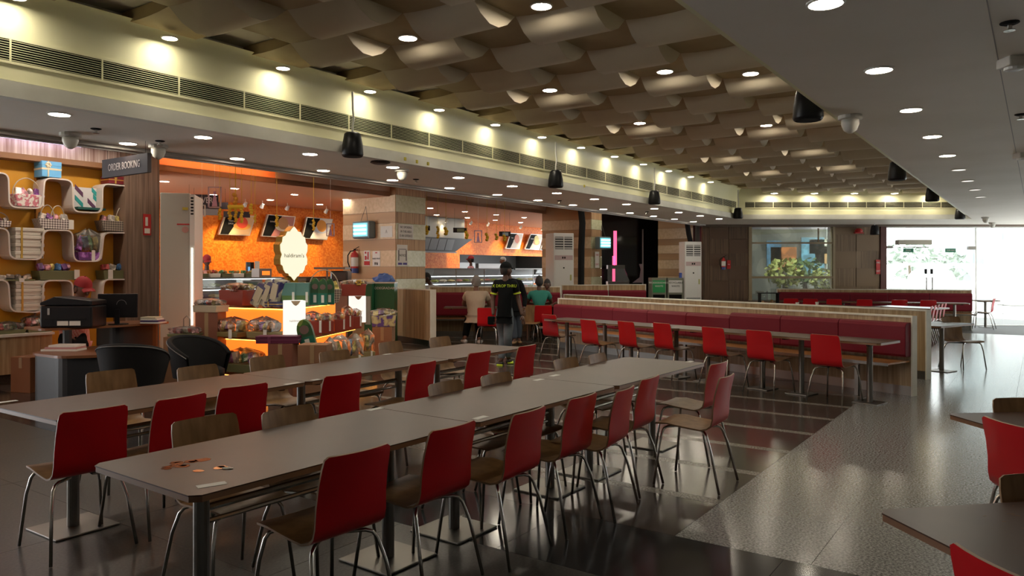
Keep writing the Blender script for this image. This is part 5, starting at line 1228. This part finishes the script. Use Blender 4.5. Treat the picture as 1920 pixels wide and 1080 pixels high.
dome_box('green dome-topped gift box left of its row on the top tier', 582,600,521,10.35,Z2); dome_box('green dome-topped gift box in the middle of its row on the top tier', 597,614,522,10.3,Z2); dome_box('green dome-topped gift box right of its row on the top tier', 610,627,522,10.45,Z2)
dome_box('green dome-topped gift box leaning before the large lantern', 568,596,597,9.45,Z1-.13,R(10),-.25)
basket('dark woven basket with a tall thin handle behind the dome boxes', onT(575,640,506,11.0,Z2), R(15), wv=greyweave, handles=((0,.42),), seed=45, cols=[1,3])
(loc,w,h) = onT(640,686,524,11.3,zat(555,11.5)+.012); hamper('red suitcase gift box with gold clasp on the smaller lantern', (loc,w,h), R(12), d=.24, base=redp, seed=46, cols=[3,6,4], n=4, bh=.72, bw=gold)
# middle tier
(loc,w,h) = onT(410,466,594,9.95,Z1); hamper('purple wrapped sweets tray, left one on the middle tier', (loc,w,h), aL, seed=47, cols=[3,2,6,4], n=5, bh=.25, tg=.2, base=M('hamper_olive',(.2,.15,.05)))
(loc,w,h) = onT(468,524,594,9.75,Z1); hamper('purple wrapped sweets tray, right one on the middle tier', (loc,w,h), aL, seed=48, cols=[6,2,3,4], n=5, bh=.3, tg=.35, base=MC['hamper_olive'])
tp,w = carton('brown carton standing left of the middle tier', 366, 408, 587, 9.9, z0=0, d=.3, mt=M('maroon_cardboard',(.20,.07,.04),.7))
hamper('white wrapped tray of chocolates on the brown carton by the display', (tp,w*1.3,.18), R(-18), seed=49, cols=[4,5,0,3], n=5, bh=.5, base=M('tray_cream',(.45,.40,.30)))
for k,(a,b,y0,Y) in enumerate([(572,602,583,10.15),(600,624,586,10.5),(624,645,584,10.8),(642,660,573,11.1),(656,676,578,11.35)]):
    hamper('red wrapped gift hamper on the right wing of the middle tier, '+['leftmost','second from the left','third from the left','fourth from the left','rightmost'][k], onT(a,b,y0,Y,Z1), R(25), d=.2, base=redp, seed=50+k, cols=[4,0,3], n=3, bh=.6, tg=.15 if k%2 else .35, group='red hampers of the right wing')
# lower tier
hamper('purple wrapped sweets tray on the lowest tier behind the tub chair', onT(418,496,652,9.95,Z3+.0), aL, seed=60, cols=[2,4,3,1], n=6, bh=.35)
tp,w = carton('dark brown carton below the maroon box in front of the display', 502, 548, 646, 9.15, d=.3, mt=MC['maroon_cardboard'])
(lx,ly,lz) = tp; bb('flat maroon gift box lying on the dark brown carton', ((lx-.05,ly-.02,lz),.52,.09), R(3), M('wine_box',(.10,.008,.04)), M('wine_ribbon',(.16,.03,.08)), .22)
tp,w = carton('light brown carton in front of the display corner', 558, 612, 648, 8.9, d=.3)
for k,(a,b,y0,Y,m_) in enumerate([(618,655,627,10.0,4),(648,680,625,10.4,5),(676,700,618,10.9,3),(608,630,632,9.8,1)]):
    hamper('crinkled clear-wrapped hamper on the lowest right tier, '+['second from the left','third from the left','rightmost','leftmost'][k], onT(a,b,y0,Y,Z3), R(25), d=.24, base=M('hamper_gold',(.25,.2,.09)), seed=70+k, cols=[m_,3,4], n=3, bh=.35, tg=.2, group='clear-wrapped hampers of the lowest tier')
tp,w = carton('brown carton on the floor at the right end of the display', 698, 735, 614, 11.8, d=.32)
hamper('purple and yellow wrapped gift basket on the carton right of the display', (tp,w*1.25,.28), R(8), seed=80, cols=[3,2,3], n=4, bh=.62, base=M('violet_print',(.35,.28,.16),.5,tex='print',a=(.10,.05,.20),b=(.5,.42,.2),sc=1.2))
# green bins left of the wood partition
Yb2 = 15.6
for k,(a,b,l) in enumerate([(683,697,'narrow green waste bin right of the smaller lantern'),(698,735,'green bin with white lettering behind the wood end partition')]):
    x0_,x1_ = at(a,Yb2),at(b,Yb2); t = T('green_bin', l, 'bin', ((x0_+x1_)/2,Yb2+.3*k,0)); w=(x1_-x0_)/2; h=zat(532,Yb2)
    obj('cabinet', MB().box(-w,w,0,.45,0,h), M('bin_green',(.01,.12,.05),.45), t); obj('rim', MB().box(-w-.01,w+.01,-.01,.46,h,h+.03), offw, t)
    if k: text('lettering','BIODEGRADABLE',.07,paper,t,(0,-.01,h-.10),(R(90),0,0)); obj('poster', MB().box(-w*.8,w*.6,-.008,0,h*.35,h*.6), M('bin_poster',(.25,.15,.1),tex='print'), t)
    else: obj('white_panel', MB().box(-w*.7,w*.7,-.008,0,h*.35,h*.8), M('bin_panel_white',(.4,.45,.4)), t)
tag(obj('blue_crumpled_bag', MB().ell((at(717,15.9),16.1,zat(524,15.9)+.0),(.22,.14,.12),12,7,0,.2,4), M('bag_blue',(.06,.13,.38),.5)), 'crumpled blue bag on top of the green bin', 'bag')
# kitchen hood, wall units, steel
Vh = 15.2
def hq(px,py): return SV(px,py,Vh)
t = T('kitchen_hood', 'black angled extractor hood with filters right of the nearest pillar', 'hood', (0,0,0), RU)
u0h,u1h = onv(780,Vh), onv(886,Vh); zt_h = hq(840,446)[1]; zb_h = hq(840,472)[1]
obj('hood_body', MB().prism([(u0h,zb_h),(u1h-.9,zb_h),(u1h,zt_h),(u0h,zt_h)], Vh, VW-.02, axis='y'), M('hood_black',(.03,.03,.03),.35), t)
obj('duct', MB().box(u0h,u1h-.1,Vh+.25,VW-.02,zt_h,IC-.01), M('duct_grey',(.22,.21,.19),.4,.3), t)
obj('lip', MB().box(u0h,u1h-.85,Vh-.03,Vh+.02,zb_h-.04,zb_h), steel, t)
for k in range(4):
    a = u0h+.15+k*(u1h-u0h-1.2)/4; w = (u1h-u0h-1.3)/4
    obj('filter', MB().prism([(a,zb_h+.05),(a+w,zb_h+.05),(a+w+.15,zt_h-.05),(a+.15,zt_h-.05)], Vh-.012, Vh, axis='y'), M('filter_steel',(.12,.12,.12),.35,.7), t)
t = T('kitchen_counter', 'steel kitchen counter and ovens seen through the serving window', 'counter', (0,0,0), RU)
obj('cabinet', MB().box(uo0,uo1,VW+.9,VW+1.5,0,1.45), steel, t)
obj('oven', MB().box(uo0+.9,uo0+2.1,VW+.95,VW+1.5,1.45,1.85), M('oven_grey',(.22,.22,.21),.4,.4), t); obj('oven', MB().box(uo0+2.3,uo0+3.9,VW+.95,VW+1.5,1.45,1.82), M('oven_white',(.42,.42,.40),.4), t)
tag(obj('kitchen_tube', MB().tube([(uo0+.2,VW+.8,2.85),(uo1-.2,VW+.8,2.85)], .02, 6), M('kitchen_tube_glow',(1,1,1),emit=4,ecol=(.9,.97,1)), None, (0,0,0), RU), 'fluorescent tube in the kitchen ceiling', 'light')
struct('wall_kitchen', MB().box(uo0-1,uo0-.9,VW+.15,VW+2.5,0,3.2).box(uo1+1,uo1+1.1,VW+.15,VW+2.5,0,3.2), MC['kitchen_dark'], rz=RU)
# display cooler before the dark glass
Yf = 22.8; t = T('small_display_cooler', 'small grey glass display cooler before the dark glazed wall', 'cooler', (at(1160,Yf),Yf,0)); w = .32
obj('cabinet', MB().box(-w,w,0,.5,0,zat(528,Yf)), M('dark_grey_metal',(.1,.1,.1),.4), t); obj('top_unit', MB().box(-w,w*.6,0,.4,zat(504,Yf),zat(497,Yf)), M('dark_grey_metal',(.1,.1,.1)), t); obj('glass', MB().prism([(-w,zat(528,Yf)),(w*1.1,zat(528,Yf)),(w*.6,zat(504,Yf)),(-w,zat(504,Yf))], .1,.12, axis='y'), cg, t)
# tableware on far tables
def cup(px, Y, label):
    t = tag(obj('white_cup', MB().lathe([(.028,0),(.04,.09),(.036,.09),(.026,.008)], 12), paper, None, (at(px,Y),Y,.75)), label, 'cup')
for k,(px,Y) in enumerate([(1352,17.0),(1371,17.1),(1393,17.2),(1405,17.3),(1495,17.3),(1532,17.5)]):
    cup(px, Y, 'white paper cup on the far tables, '+['leftmost','second from the left','third from the left','fourth from the left','fifth from the left','rightmost'][k])
t = T('sauce_bottle', 'white squeeze bottle with pointed tip beside the diner in green', 'bottle', (at(984,16.6),16.6,.75)); obj('bottle_body', MB().lathe([(.03,0),(.032,.14),(.02,.17)],12), paper, t, smooth=True); obj('nozzle', MB().lathe([(.014,.17),(.004,.24)],10), paper, t)
table('booth table under the squeeze bottle', (at(990,16.75),16.75,0), 0, .5, .5, (0,), False, 'booth tables', base=.25)
for k,(px,Y) in enumerate([(1175,18.5),(1250,18.7),(1268,18.6)]):
    t = T('serving_tray', 'brown tray with cartons on the far table before the bins, '+['left','middle','right'][k], 'tray', (at(px,Y),Y,.75)); obj('tray', MB().box(-.18,.18,-.12,.12,0,.015), card, t); obj('food_box', MB().cb((0,0,.065),(.16,.12,.1)), M('snack_tan',(.45,.33,.18)), t)
for k,(px,l) in enumerate([(1441,'left dark chafing stand by the green window'),(1395,'right dark chafing stand by the green window')][:1]):
    t = T('chafing_stand', l, 'stand', (at(px,19.3),19.3,0)); obj('rack', MB().box(-.25,.25,-.15,.15,.98,1.0).box(-.24,-.22,-.1,.1,0,1.0).box(.22,.24,-.1,.1,0,1.0), blackm, t)
# ================================================================ people
def skinmesh(verts, edges, radii, roots, sub=2):
    me = bpy.data.meshes.new('s'); me.from_pydata([tuple(v) for v in verts], edges, []); me.update()
    o = bpy.data.objects.new('s', me); C.objects.link(o)
    md = o.modifiers.new('skin','SKIN'); md.use_smooth_shade = True; md.branch_smoothing = .4
    sv = me.skin_vertices[0].data
    for i,r in enumerate(radii): sv[i].radius = r if isinstance(r,tuple) else (r,r); sv[i].use_root = i in roots
    ss = o.modifiers.new('sub','SUBSURF'); ss.levels = sub; ss.render_levels = sub
    dg = bpy.context.evaluated_depsgraph_get(); bpy.context.view_layer.update(); dg = bpy.context.evaluated_depsgraph_get()
    m2 = bpy.data.meshes.new_from_object(o.evaluated_get(dg)); bpy.data.objects.remove(o)
    out = ([tuple(v.co) for v in m2.vertices], [tuple(p.vertices) for p in m2.polygons]); bpy.data.meshes.remove(m2); return out
def head_mb(mb, c, yaw, pitch, s):
    X = Matrix.Translation(c) @ Matrix.Rotation(yaw-math.pi/2,4,'Z') @ Matrix.Rotation(pitch,4,'X'); mb.M = X
    n,k = 20,14; vs = []
    for i in range(k+1):
        th = math.pi*i/k
        for j in range(n):
            q = 2*math.pi*j/n; x = .074*math.sin(th)*math.cos(q); y = .094*math.sin(th)*math.sin(q); z = -.118*math.cos(th)
            if z < 0:
                f = -z/.118; x *= 1-.28*f; y = y*(1-.22*f)+.014*f
                if y > 0: y *= 1+.10*math.sin(f*math.pi)
            if y > .06 and abs(z+.02) < .03 and abs(x) < .02: y += .006
            vs.append((x*s,y*s,z*s))
    mb.add(vs, [(i*n+j,i*n+(j+1)%n,(i+1)*n+(j+1)%n,(i+1)*n+j) for i in range(k) for j in range(n)], 0)
    mb.ell((0,.098*s,-.022*s),(.013*s,.020*s,.026*s),10,6,0)
    for sx in (-1,1):
        mb.ell((sx*.075*s,-.004*s,-.012*s),(.012*s,.022*s,.033*s),8,6,0)
        mb.ell((sx*.030*s,.080*s,.008*s),(.015*s,.010*s,.009*s),8,5,1); mb.ell((sx*.030*s,.088*s,.008*s),(.006*s,.004*s,.006*s),6,4,2)
        mb.ell((sx*.030*s,.086*s,.026*s),(.019*s,.006*s,.004*s),6,4,2)
    mb.ell((0,.086*s,-.062*s),(.024*s,.009*s,.007*s),10,5,3)
    mb.M = None
def cap_or_hair(t, c, yaw, pitch, s, kind, mt, full=1.0):
    X = Matrix.Translation(c) @ Matrix.Rotation(yaw-math.pi/2,4,'Z') @ Matrix.Rotation(pitch,4,'X')
    mb = MB(); mb.M = X
    if kind == 'hair':
        def fn(a,b):
            q = a*2*math.pi; fr = math.sin(q); lim = .60 if fr > .3 else .60+ .42*min(1,(.3-fr)/.8)
            th = b*math.pi*lim*.72*full; r = 1.07+.03*mnoise.noise(Vector((q*2,b*5,c[0])))
            return (.074*s*r*math.sin(th)*math.cos(q), .094*s*r*math.sin(th)*math.sin(q)-.006*s, .118*s*r*math.cos(th)+.004*s)
        mb.grid(fn, 24, 8); return obj('hair', mb, mt, t, smooth=True)
    def fn(a,b):
        q = a*2*math.pi; th = b*math.pi*.5
        return (.086*s*math.sin(th)*math.cos(q), .106*s*math.sin(th)*math.sin(q)-.004*s, .035*s+.105*s*math.cos(th))
    mb.grid(fn, 24, 8)
    if kind == 'cap':
        def bill(a,b): x = (a-.5)*.15*s; return (x, (.09+.075*b*(1-(2*a-1)**2*.55))*s, (.045-.020*b-.10*(a-.5)**2)*s)
        mb.grid(bill, 8, 4); mb.grid(lambda a,b: tuple(Vector(bill(1-a,b))+Vector((0,0,-.006*s))), 8, 4); mb.ell((0,0,.142*s),(.01*s,.01*s,.006*s),8,4)
    return obj('cap' if kind == 'cap' else 'hairnet', mb, mt, t, smooth=True)
def hand_mb(mb, wr, d, s, side):
    d = d.normalized(); up = Vector((0,0,1)); w = d.cross(up); w = w.normalized() if w.length > .1 else Vector((1,0,0)); nn = w.cross(d).normalized()
    V_s = []; E = []; Rr = []; roots = []
    def ch(pts, r):
        b = len(V_s); roots.append(b)
        for i,p in enumerate(pts): V_s.append(p); Rr.append(r*(1-.12*i)); 
        for i in range(len(pts)-1): E.append((b+i,b+i+1))
    b = len(V_s); roots.append(0); V_s.extend([wr, wr+d*.045*s, wr+d*.085*s]); Rr.extend([(.026*s,.018*s),(.038*s,.015*s),(.036*s,.013*s)]); E.extend([(0,1),(1,2)])
    for k,l in enumerate((.068,.078,.072,.056)):
        o = w*(k-1.5)*.019*s; p0 = wr+d*.078*s+o; ch([p0, p0+d*l*.55*s-nn*.006*s, p0+d*l*.95*s-nn*.026*s], .0088*s)
    p0 = wr+d*.02*s+w*side*.022*s; ch([p0, p0+d*.03*s+w*side*.026*s, p0+d*.062*s+w*side*.030*s], .0105*s)
    v,f = skinmesh(V_s, E, Rr, set(roots), 1); mb.add(v, f, 0)
def person(label, J, yaw, skin, shirt, pants, shoe, s=1, pitch=0, hair=None, cap=None, hcol=None, sleeve=.5, collar=None, legs=True, arms=(1,1), fat=1.0, hyaw=None, hem=.5, waist=1):
    """J: name -> world point"""
    t = T('person', label, 'person', (J['pelvis'][0], J['pelvis'][1], J.get('ground', 0)))
    off = Vector(t.location); g = {k: Vector(v)-off for k,v in J.items() if k != 'ground'}
    mb = MB(); names = ['pelvis','belly','chest','neck','throat']; g['belly'] = g['pelvis']*.5+g['chest']*.5; g['throat'] = g['neck']*.45+g['head']*.55
    V0 = [g[n] for n in names]; E0 = [(0,1),(1,2),(2,3),(3,4)]; R0 = [(.09*s,.08*s),(.08*s,.07*s),(.08*s,.07*s),(.05*s,.05*s),(.05*s,.05*s)]
    def chain(parent, pts, rs):
        k = parent
        for p,r in zip(pts, rs): V0.append(p); R0.append(r*s); E0.append((k,len(V0)-1)); k = len(V0)-1
    hands = []
    for i,c in enumerate('LR'):
        if not arms[i]: continue
        sh,el,wr = g['sh'+c],g['el'+c],g['wr'+c]
        chain(2, [sh, sh*.5+el*.5, el, el*.4+wr*.6, wr], [.045,.045,.040,.033,.026]); hands.append((wr, wr-el, -1 if c == 'L' else 1))
    if legs:
        for c in 'LR':
            chain(0, [g['hip'+c], g['hip'+c]*.5+g['kn'+c]*.5, g['kn'+c], g['kn'+c]*.5+g['an'+c]*.5, g['an'+c], g['toe'+c]], [.07,.07,.055,.050,.038,.030])
    v,f = skinmesh(V0, E0, R0, {0}); mb.add(v, f, 0)
    for wr,d,sd in hands: hand_mb(mb, wr, d, s, sd)
    hy = yaw if hyaw is None else hyaw
    head_mb(mb, g['head'], hy, pitch, s)
    obj('body', mb, [skin, M('eye_white',(.6,.6,.58),.3), M('eye_dark',(.02,.015,.012),.3), M('lip',(.22,.08,.06),.5)], t, smooth=True)
    # shirt
    V0 = [g['pelvis']*(1+hem/2)-g['belly']*hem/2,g['belly'],g['chest'],g['neck']*.8+g['chest']*.2,g['pelvis']*(1+hem)-g['belly']*hem]; E0 = [(0,1),(1,2),(2,3),(0,4)]; R0 = [(.165*s*fat*waist,.135*s*waist),(.165*s*fat,.13*s),(.18*s*fat,.13*s),(.068*s,.066*s),(.165*s*fat*waist,.135*s*waist)]
    for i,c in enumerate('LR'):
        sh,el = g['sh'+c],g['el'+c]; e2 = sh*(1-sleeve)+el*sleeve if sleeve <= 1 else el
        chain(2, [sh, sh*.5+e2*.5, e2], [.075,.068,.064])
        if sleeve > 1 and arms[i]: chain(len(V0)-1, [el*.15+g['wr'+c]*.85], [.045])
    v,f = skinmesh(V0, E0, R0, {0}); obj('shirt', MB().add(v, f), shirt, t, smooth=True)
    if collar:
        a = MB(); nk = g['neck']; a.tube([tuple(nk+Vector((.062*s*math.cos(q*.5236),.062*s*math.sin(q*.5236),.004))) for q in range(12)], .012*s, 6, closed=True); obj('collar', a, collar, t, smooth=True)
    if legs:
        V0 = [g['pelvis'],g['belly']]; R0 = [(.150*s*fat,.12*s),(.13*s*fat,.10*s)]; E0 = [(0,1)]
        for c in 'LR': chain(0, [g['hip'+c], g['hip'+c]*.5+g['kn'+c]*.5, g['kn'+c], g['kn'+c]*.5+g['an'+c]*.5, g['an'+c]+(g['kn'+c]-g['an'+c])*.04], [.098,.095,.078,.070,.060])
        v,f = skinmesh(V0, E0, R0, {0}); obj('trousers', MB().add(v, f), pants, t, smooth=True)
        for c in 'LR':
            a,b = g['an'+c],g['toe'+c]; d = (b-a); d.z = 0; d = d.normalized() if d.length > .02 else Vector((0,1,0)); heel = a-d*.05*s; heel.z = b.z
            v,f = skinmesh([heel+Vector((0,0,.005)), heel*.4+b*.6, b+d*.03*s], [(0,1),(1,2)], [(.045*s,.042*s),(.048*s,.038*s),(.036*s,.026*s)], {0}); obj('shoe', MB().add(v, f), shoe, t, smooth=True)
    c = g['head']
    if cap: cap_or_hair(t, c, hy, pitch, s, cap[0], cap[1])
    if hair: cap_or_hair(t, c, hy, pitch, s, 'hair', hair, hcol or 1.0)
    return t
def W(px, py, Y): return (at(px,Y), Y, zat(py,Y))
sk1 = M('skin_brown',(.16,.075,.045),.5); sk2 = M('skin_dark',(.085,.04,.026),.5); sk3 = M('skin_tan',(.22,.11,.07),.5)
hb = M('hair_black',(.010,.009,.009),.6); hg = M('hair_grey',(.20,.19,.18),.7)
jean = M('faded_jeans',(.12,.155,.185),.8,tex='cloud',a=(.08,.11,.14),b=(.17,.21,.24),sc=1.5); blk = M('black_cloth',(.006,.007,.008),.9,spec=.1); neon = M('neon_yellow',(.55,.75,.03),.6)
Y = 12.6
t = person('person in black cap, black polo with neon cuffs and faded jeans, walking away', dict(head=W(949,506,Y), neck=W(948,520,Y), chest=W(947,540,Y), pelvis=W(946,582,Y),
    shL=W(930,529,Y), shR=W(965,529,Y), elL=W(924,563,Y), elR=W(972,562,Y), wrL=W(925,592,Y-.1), wrR=W(979,592,Y-.1),
    hipL=W(938,590,Y), hipR=W(955,590,Y), knL=W(943,632,Y+.10), knR=W(952,632,Y-.05), anL=W(940,676,Y-.05), anR=W(953,671,Y+.15), toeL=W(934,681,Y-.0), toeR=W(957,676,Y+.25)),
    R(80), sk2, blk, jean, M('shoe_black',(.015,.015,.015),.5), 1.02, cap=('cap',blk), hair=hb, hyaw=R(35), sleeve=.62, fat=1.12)
for sx,(e,s_) in enumerate([('L',W(925,555,Y)),('R',W(971,554,Y))]):
    pass
g0 = Vector(t.location)
for (a,b) in ((W(930,529,Y),W(924,563,Y)),(W(965,529,Y),W(972,562,Y))):
    a,b = Vector(a)-g0,Vector(b)-g0; p = a*.40+b*.60; q = a*.33+b*.67; obj('neon_cuff', MB().tube([p,q], [.068,.066], 14), neon, t)
text('lettering', 'X DROP THRU', .068, neon, t, (.0,-.142,zat(536,Y)), (R(90),0,0), sx=.9)
for (px,py,dy) in ((937,680,-.02),(957,676,.2)):
    v = Vector(W(px,py,Y+dy))-g0; obj('neon_sole', MB().cb((v.x,v.y,v.z-.03),(.10,.24,.02)), neon, t, bevel=.008)
tag(obj('dark_bag', MB().cb(W(921,601,Y-.12),(.12,.05,.14)), blk, bevel=.02), 'small black pouch held in the delivery worker left hand', 'bag')
Y = 15.9
person('person in dark jacket and tan boots mostly hidden behind the one walking', dict(head=W(952,507,Y), neck=W(955,519,Y), chest=W(960,535,Y), pelvis=W(964,573,Y),
    shL=W(946,526,Y), shR=W(975,529,Y), elL=W(946,552,Y+.1), elR=W(984,556,Y), wrL=W(950,570,Y-.1), wrR=W(983,580,Y-.1),
    hipL=W(958,580,Y), hipR=W(970,580,Y), knL=W(963,608,Y), knR=W(973,608,Y+.05), anL=W(966,637,Y), anR=W(973,635,Y+.1), toeL=W(962,643,Y-.15), toeR=W(976,642,Y-.1)),
    R(95), sk2, blk, M('dark_jeans',(.05,.07,.10),.8), M('tan_boot',(.28,.18,.09),.7), 1.0, hair=hb, sleeve=1.5)
Y = 16.0
person('elderly grey-haired diner in a cream shirt seen from behind', dict(head=W(893,529,Y+.05), neck=W(893,543,Y), chest=W(893,558,Y), pelvis=W(891,592,Y-.05),
    shL=W(876,550,Y), shR=W(911,550,Y), elL=W(869,571,Y+.15), elR=W(918,572,Y+.15), wrL=W(884,573,Y+.5), wrR=W(905,573,Y+.5),
    hipL=W(885,597,Y), hipR=W(899,597,Y), knL=W(878,600,Y+.5), knR=W(897,600,Y+.5), anL=W(872,634,Y+.15), anR=W(899,637,Y+.1), toeL=W(867,639,Y+.3), toeR=W(902,640,Y+.25)),
    R(90), sk1, M('cream_shirt',(.40,.33,.25),.85,tex='cloud',a=(.36,.29,.22),b=(.44,.37,.28)), blk, M('white_sneaker',(.5,.5,.5),.5), 1.2, hair=hg, hcol=.95, sleeve=.62, fat=1.3, hem=.02, waist=.75)
Y = 16.9
person('black-haired diner in a green shirt seen from behind', dict(head=W(1011,528,Y), neck=W(1011,541,Y), chest=W(1011,556,Y), pelvis=W(1012,588,Y),
    shL=W(996,550,Y), shR=W(1027,550,Y), elL=W(989,567,Y+.15), elR=W(1034,567,Y+.15), wrL=W(1000,569,Y+.45), wrR=W(1022,569,Y+.45),
    hipL=W(1005,592,Y), hipR=W(1018,592,Y), knL=W(1002,594,Y+.5), knR=W(1020,594,Y+.5), anL=W(1002,628,Y+.35), anR=W(1020,628,Y+.35), toeL=W(1002,634,Y+.55), toeR=W(1020,634,Y+.55)),
    R(90), sk2, M('green_shirt',(.02,.20,.165),.8), blk, blk, 1.12, hair=hb, sleeve=.6, fat=1.15, hem=.02, waist=.75)
Y = 18.0
person('bearded diner in a red shirt facing the camera', dict(head=W(1026,533,Y), neck=W(1028,546,Y), chest=W(1030,559,Y), pelvis=W(1031,585,Y+.1),
    shL=W(1017,553,Y), shR=W(1042,553,Y), elL=W(1014,569,Y-.1), elR=W(1046,567,Y-.1), wrL=W(1022,571,Y-.35), wrR=W(1038,570,Y-.3),
    hipL=W(1025,588,Y), hipR=W(1037,588,Y), knL=W(1024,590,Y-.45), knR=W(1040,590,Y-.45), anL=W(1024,625,Y-.4), anR=W(1040,625,Y-.4), toeL=W(1024,630,Y-.55), toeR=W(1040,630,Y-.55)),
    R(-100), sk2, M('red_shirt',(.34,.02,.02),.8), blk, blk, 1.05, hair=hb, sleeve=.6, hem=.02, waist=.75)
Y = 19.2
person('diner in a white shirt bending over his meal at the pillar', dict(head=W(800,521,Y), neck=W(806,531,Y), chest=W(809,543,Y), pelvis=W(814,568,Y),
    shL=W(797,539,Y), shR=W(822,540,Y), elL=W(794,553,Y), elR=W(826,553,Y), wrL=W(790,556,Y-.3), wrR=W(806,558,Y-.4),
    hipL=W(808,574,Y), hipR=W(820,574,Y), knL=W(800,576,Y), knR=W(808,576,Y-.3), anL=W(800,608,Y), anR=W(808,608,Y-.2), toeL=W(796,616,Y), toeR=W(804,616,Y-.3)),
    R(200), sk2, M('white_shirt',(.42,.43,.45),.8), blk, blk, 1.15, hair=hb, pitch=-.35, sleeve=1.5)
Y = 10.45
person('clerk in a red cap and pink checked shirt at the order desk', dict(head=W(155,541,Y), neck=W(146,559,Y), chest=W(138,583,Y), pelvis=W(140,635,Y+.1),
    shL=W(162,575,Y), shR=W(115,573,Y), elL=W(178,605,Y-.1), elR=W(106,606,Y-.1), wrL=W(165,608,Y-.35), wrR=W(125,610,Y-.35),
    hipL=W(150,645,Y), hipR=W(130,645,Y), knL=W(152,655,Y-.35), knR=W(130,655,Y-.35), anL=W(150,708,Y-.2), anR=W(132,708,Y-.2), toeL=W(150,718,Y-.35), toeR=W(132,718,Y-.35)),
    R(-50), sk1, M('pink_check',(.55,.28,.26),.8,tex='weave',a=(.6,.42,.38),b=(.45,.08,.07),sc=2), blk, blk, 1.25, cap=('cap',M('red_cap',(.30,.012,.018),.7)), hair=hb, hyaw=R(-25), pitch=-.3, sleeve=.6)
def standing(label, px, pyh, Y, yaw, skin, shirt, cap=None, hair=hb, s=1.0, ground=0, pitch=0):
    x = at(px,Y); z = zat(pyh,Y); d = lambda dx,dz,dy=0: (x+dx*math.sin(yaw)+dy*math.cos(yaw), Y-dx*math.cos(yaw)+dy*math.sin(yaw), z+dz)
    H_ = z-ground; L_ = H_-.62*s
    j = dict(head=(x,Y,z), neck=d(0,-.16*s), chest=d(0,-.34*s), pelvis=d(0,-.68*s), shL=d(-.18*s,-.24*s), shR=d(.18*s,-.24*s), elL=d(-.24*s,-.50*s,.05), elR=d(.24*s,-.50*s,.05),
        wrL=d(-.18*s,-.62*s,.25), wrR=d(.18*s,-.62*s,.25), hipL=d(-.09*s,-.74*s), hipR=d(.09*s,-.74*s)); zz_ = z-.74*s-ground
    for c,q in (('L',-1),('R',1)): j['kn'+c] = d(q*.10,-.74*s-zz_*.47,.02); j['an'+c] = d(q*.10,-(z-z)-.74*s-zz_+.08); j['toe'+c] = d(q*.11,-.74*s-zz_+.035,.14)
    j['ground'] = ground
    return person(label, j, yaw, skin, shirt, blk, blk, s, pitch, hair=hair, cap=cap, sleeve=.6)
struct('floor', MB().box(uo0-.9,uo1+1,VW+.16,VW+2.4,0,.2), M('kitchen_floor',(.2,.2,.19)), rz=RU)
rc = MC['red_cap']
standing('shop worker in a red cap behind the sweet counter', 388, 489, 16.1, R(-60), sk2, M('pink_check',(.5,.2,.2)), cap=('cap',rc), pitch=-.3)
standing('cook in a red cap and pink shirt in the serving window', 883, 487, 23.8, R(170), sk2, M('pink_shirt',(.55,.25,.28),.8), cap=('cap',rc), ground=.2, s=1.0)
standing('cook in white with a hairnet in the serving window', 943, 489, 25.0, R(-160), sk1, M('white_cook',(.5,.5,.48),.8), cap=('net',M('hairnet_mesh',(.35,.36,.36),.8)), ground=.2, s=1.0, hair=None)
S.render.film_transparent = False
